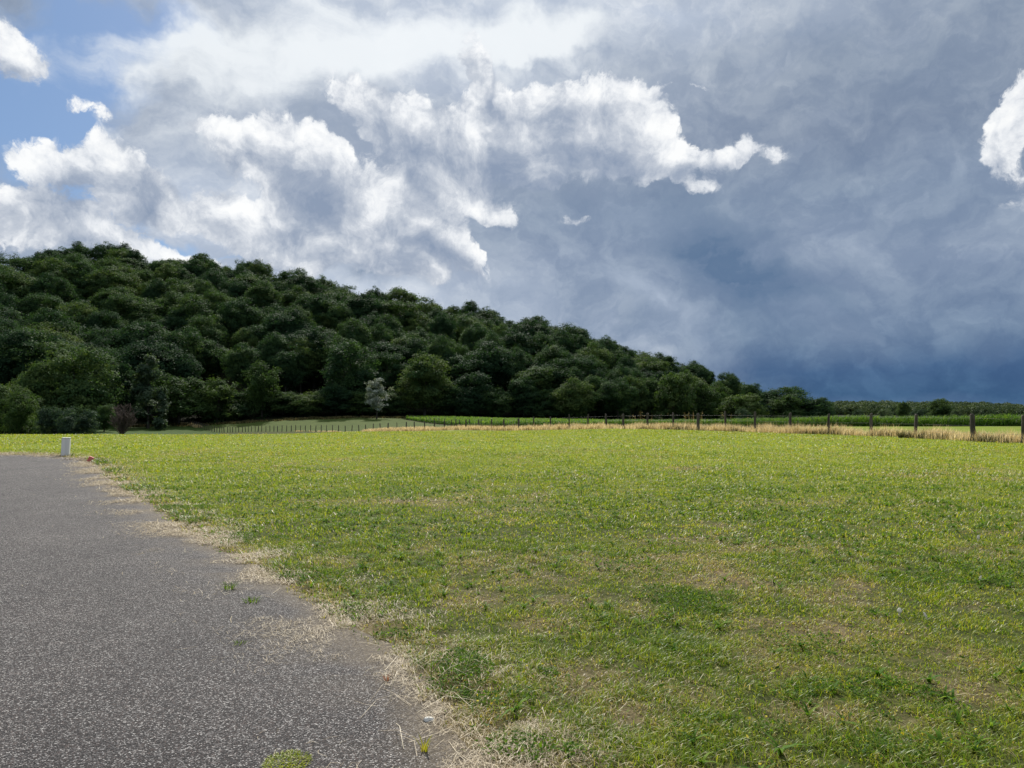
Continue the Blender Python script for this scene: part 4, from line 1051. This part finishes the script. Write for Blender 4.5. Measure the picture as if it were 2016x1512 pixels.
build_fence('wire_fence', [fpt(*p) for p in F2], 'short far fence of thin stakes between pasture and maize', (1.0, .6), lambda i: 1.0, lambda i: FARP[i % 3])

# dark thistle clump at the fence
def weed(name, x, y, r, h, n, mat, label, cat, seed, tint=(.2, .8), width=.006, erect=.6, z=None):
    g = np.random.default_rng(seed)
    rr_ = r*np.sqrt(g.random(n))*.55; an = g.uniform(0, 2*PI, n)
    b = np.stack([rr_*np.cos(an), rr_*np.sin(an), np.zeros(n)], 1)
    v, f, s, m = blades(b, h*g.uniform(.5, 1.1, n), width*g.uniform(.7, 1.4, n), an+g.normal(0, .5, n), g.uniform(.2, 1.5-erect, n), g.uniform(.1, .7, n)*(1.3-erect), 3)
    o = mesh_np(name, v, f, s, mat, {'tint': np.repeat(g.uniform(*tint, n), m)})
    o.location = (x, y, gz(x, y)-.005 if z is None else z); tag(o, label, cat); return o
x, y, _ = at(1776, 868, 39); weed('thistle', x, y, .34, .46, 130, m_dry, 'dark thistle clump at the fence beside a thick post', 'thistle', 3, (.05, .36), .022, .75)

# ------------------------------------------------------------------ weeds on the asphalt
def on_road(px, py):
    d = EYE*FPX/(py-802.3); x, y, _ = at(px, py, d); return x, y
for i, (px, py, r, h, n, tn, lab) in enumerate([
    (566, 1492, .19, .014, 700, (.38, .68), 'yellow-green moss-like weed cushion on the near asphalt'),
    (450, 1158, .09, .085, 50, (.2, .9), 'tuft of blue-green weed beside the straw mat on the asphalt'),
    (496, 1183, .11, .05, 60, (.3, .95), 'small bright green weed tuft in front of the straw mat'),
    (470, 1264, .08, .025, 26, (.5, .9), 'tiny faded weed tuft alone on the open asphalt')]):
    x, y = on_road(px, py)
    weed('weed_tuft', x, y, r, h, n, m_grass if i == 0 else m_clover, lab, 'weed', 70+i, tn, .005 if n < 300 else .0045, .15 if n > 300 else .4, .006)
x, y = on_road(1180-785+440, 1470); weed('yellow_seedling', x, y, .035, .085, 14, m_grass, 'single yellowed grass seedling on the gravelly edge', 'seedling', 90, (.6, .75), .008, .9, .004)
m_red, nt = material('russet_leaf'); finish(nt, rgb(.42, .17, .08), .7, trans=.3)
x, y = on_road(762, 1335); weed('red_seedling', x, y, .03, .055, 9, m_red, 'reddish dried seedling at the edge of the asphalt', 'seedling', 91, (0, .2), .006, .95, .004)

# ------------------------------------------------------------------ white stone
def lump(name, loc, r, sq, mat, seed, label, cat):
    g = np.random.default_rng(seed)
    import bmesh
    bm = bmesh.new(); bmesh.ops.create_icosphere(bm, subdivisions=3, radius=1)
    for v in bm.verts:
        q = np.array(v.co); k = 1+.28*(float(fbm(np.array([q[0]*1.4+seed]), np.array([q[1]*1.4+q[2]]), seed, 3)[0])-.5)*2
        v.co = (q[0]*r*k*sq[0], q[1]*r*k*sq[1], q[2]*r*k*sq[2])
    me = bpy.data.meshes.new(name); bm.to_mesh(me); bm.free(); me.materials.append(mat)
    o = bpy.data.objects.new(name, me); C.objects.link(o); o.location = loc; tag(o, label, cat); return o
m_stone, nt = material('pale_limestone'); pos = position(nt)
finish(nt, ramp(nt, noise(nt, pos, 120, 5), [(.3, rgb(.66, .64, .56)), (.6, rgb(.84, .83, .77))]), .85, noise(nt, pos, 200, 4), .6, .003)
x, y = on_road(844, 1412); lump('white_stone', (x, y, .010), .020, (1.25, .9, .75), m_stone, 4, 'pale chalky stone lying in dry grass at the asphalt edge', 'stone')

# white fungi standing in the turf
m_fungus, nt = material('pale_fungus'); finish(nt, ramp(nt, noise(nt, position(nt), 90, 3), [(.3, rgb(.62, .60, .52)), (.7, rgb(.86, .85, .79))]), .7, trans=.45)
def fungus(px, py, h, r, tilt, label):
    x, y = on_road(px, py)
    prof = np.array([(.30, 0), (.32, .35), (.36, .42), (1.0, .40), (1.04, .52), (.92, .74), (.6, .93), (.2, 1.0)])
    an = np.linspace(0, 2*PI, 12, endpoint=False)
    v = np.vstack([np.stack([np.cos(an)*p[0]*r, np.sin(an)*p[0]*r, np.full(12, p[1]*h)], 1) for p in prof]+[[(0, 0, h*1.01)]])
    idx = np.arange(96).reshape(8, 12)
    q = np.stack([idx[:-1], np.roll(idx[:-1], -1, 1), np.roll(idx[1:], -1, 1), idx[1:]], -1).reshape(-1)
    t3 = np.stack([idx[-1], np.roll(idx[-1], -1), np.full(12, 96)], -1).reshape(-1)
    o = mesh_np('pale_mushroom', v, np.concatenate([q, t3]), np.concatenate([np.full(84, 4), np.full(12, 3)]), m_fungus, smooth=True)
    o.location = (x, y, gz(x, y)+.02); o.rotation_euler = (tilt*.5, tilt, 0); tag(o, label, 'mushroom', 'pale mushrooms in the meadow')
fungus(1770, 1212, .055, .017, .1, 'squat egg-shaped white mushroom in short turf')
fungus(1826, 1222, .06, .009, -.35, 'slender leaning white mushroom beside a dark green leaf clump')
fungus(1925, 1068, .08, .014, .1, 'lone pale mushroom standing farther out in the meadow')
fungus(1927, 1147, .06, .009, .3, 'thin tilted white mushroom between the egg-shaped and farthest ones')

# ------------------------------------------------------------------ concrete marker at the end of the asphalt, fallen stake
m_conc, nt = material('weathered_concrete'); pos = position(nt)
cn = noise(nt, vscale(nt, pos, (1, 1, .4)), 9, 6, .65)
finish(nt, ramp(nt, cn, [(.3, rgb(.74, .73, .71)), (.5, rgb(.83, .82, .80)), (.7, rgb(.88, .87, .85))]), .9, noise(nt, pos, 90, 4), .4, .004)
m_cap, nt = material('pale_cap'); finish(nt, rgb(.85, .84, .82), .8)
import bmesh
def box(name, size, mat, parent, loc, bev=.008, taper=1.0):
    bm = bmesh.new(); bmesh.ops.create_cube(bm, size=1)
    for v in bm.verts:
        k = taper if v.co.z > 0 else 1
        v.co = (v.co.x*size[0]*k, v.co.y*size[1]*k, v.co.z*size[2])
    bmesh.ops.bevel(bm, geom=bm.edges[:], offset=bev, segments=2, affect='EDGES')
    me = bpy.data.meshes.new(name); bm.to_mesh(me); bm.free(); me.materials.append(mat)
    o = bpy.data.objects.new(name, me); C.objects.link(o); o.parent = parent; o.location = loc; return o
mx_, my_, _ = at(128.5, 897, 24.2)
mk = empty('marker_post', (mx_, my_, gz(mx_, my_)), .35); mk.rotation_euler = (0, math.radians(2.2), .35)
tag(mk, 'pale grey concrete marker post at the end of the asphalt', 'marker post')
box('body', (.235, .18, .66), m_conc, mk, (0, 0, .25), .010)
box('cap', (.245, .19, .022), m_cap, mk, (0, 0, .592), .006)
x, y = on_road(178, 910)
stk = empty('survey_stake', (x, y, gz(x, y)+.02), .1); tag(stk, 'fallen wooden survey stake with a pink painted head in dry grass', 'stake')
m_pink, nt = material('pink_paint'); finish(nt, rgb(.80, .22, .20), .6)
m_pale, nt = material('raw_wood'); finish(nt, rgb(.52, .40, .26), .8)
box('shaft', (.42, .03, .03), m_pale, stk, (.28, 0, .02), .003)
hd = box('painted_head', (.13, .055, .16), m_pink, stk, (.0, 0, .06), .008); hd.rotation_euler = (.2, .5, .4)
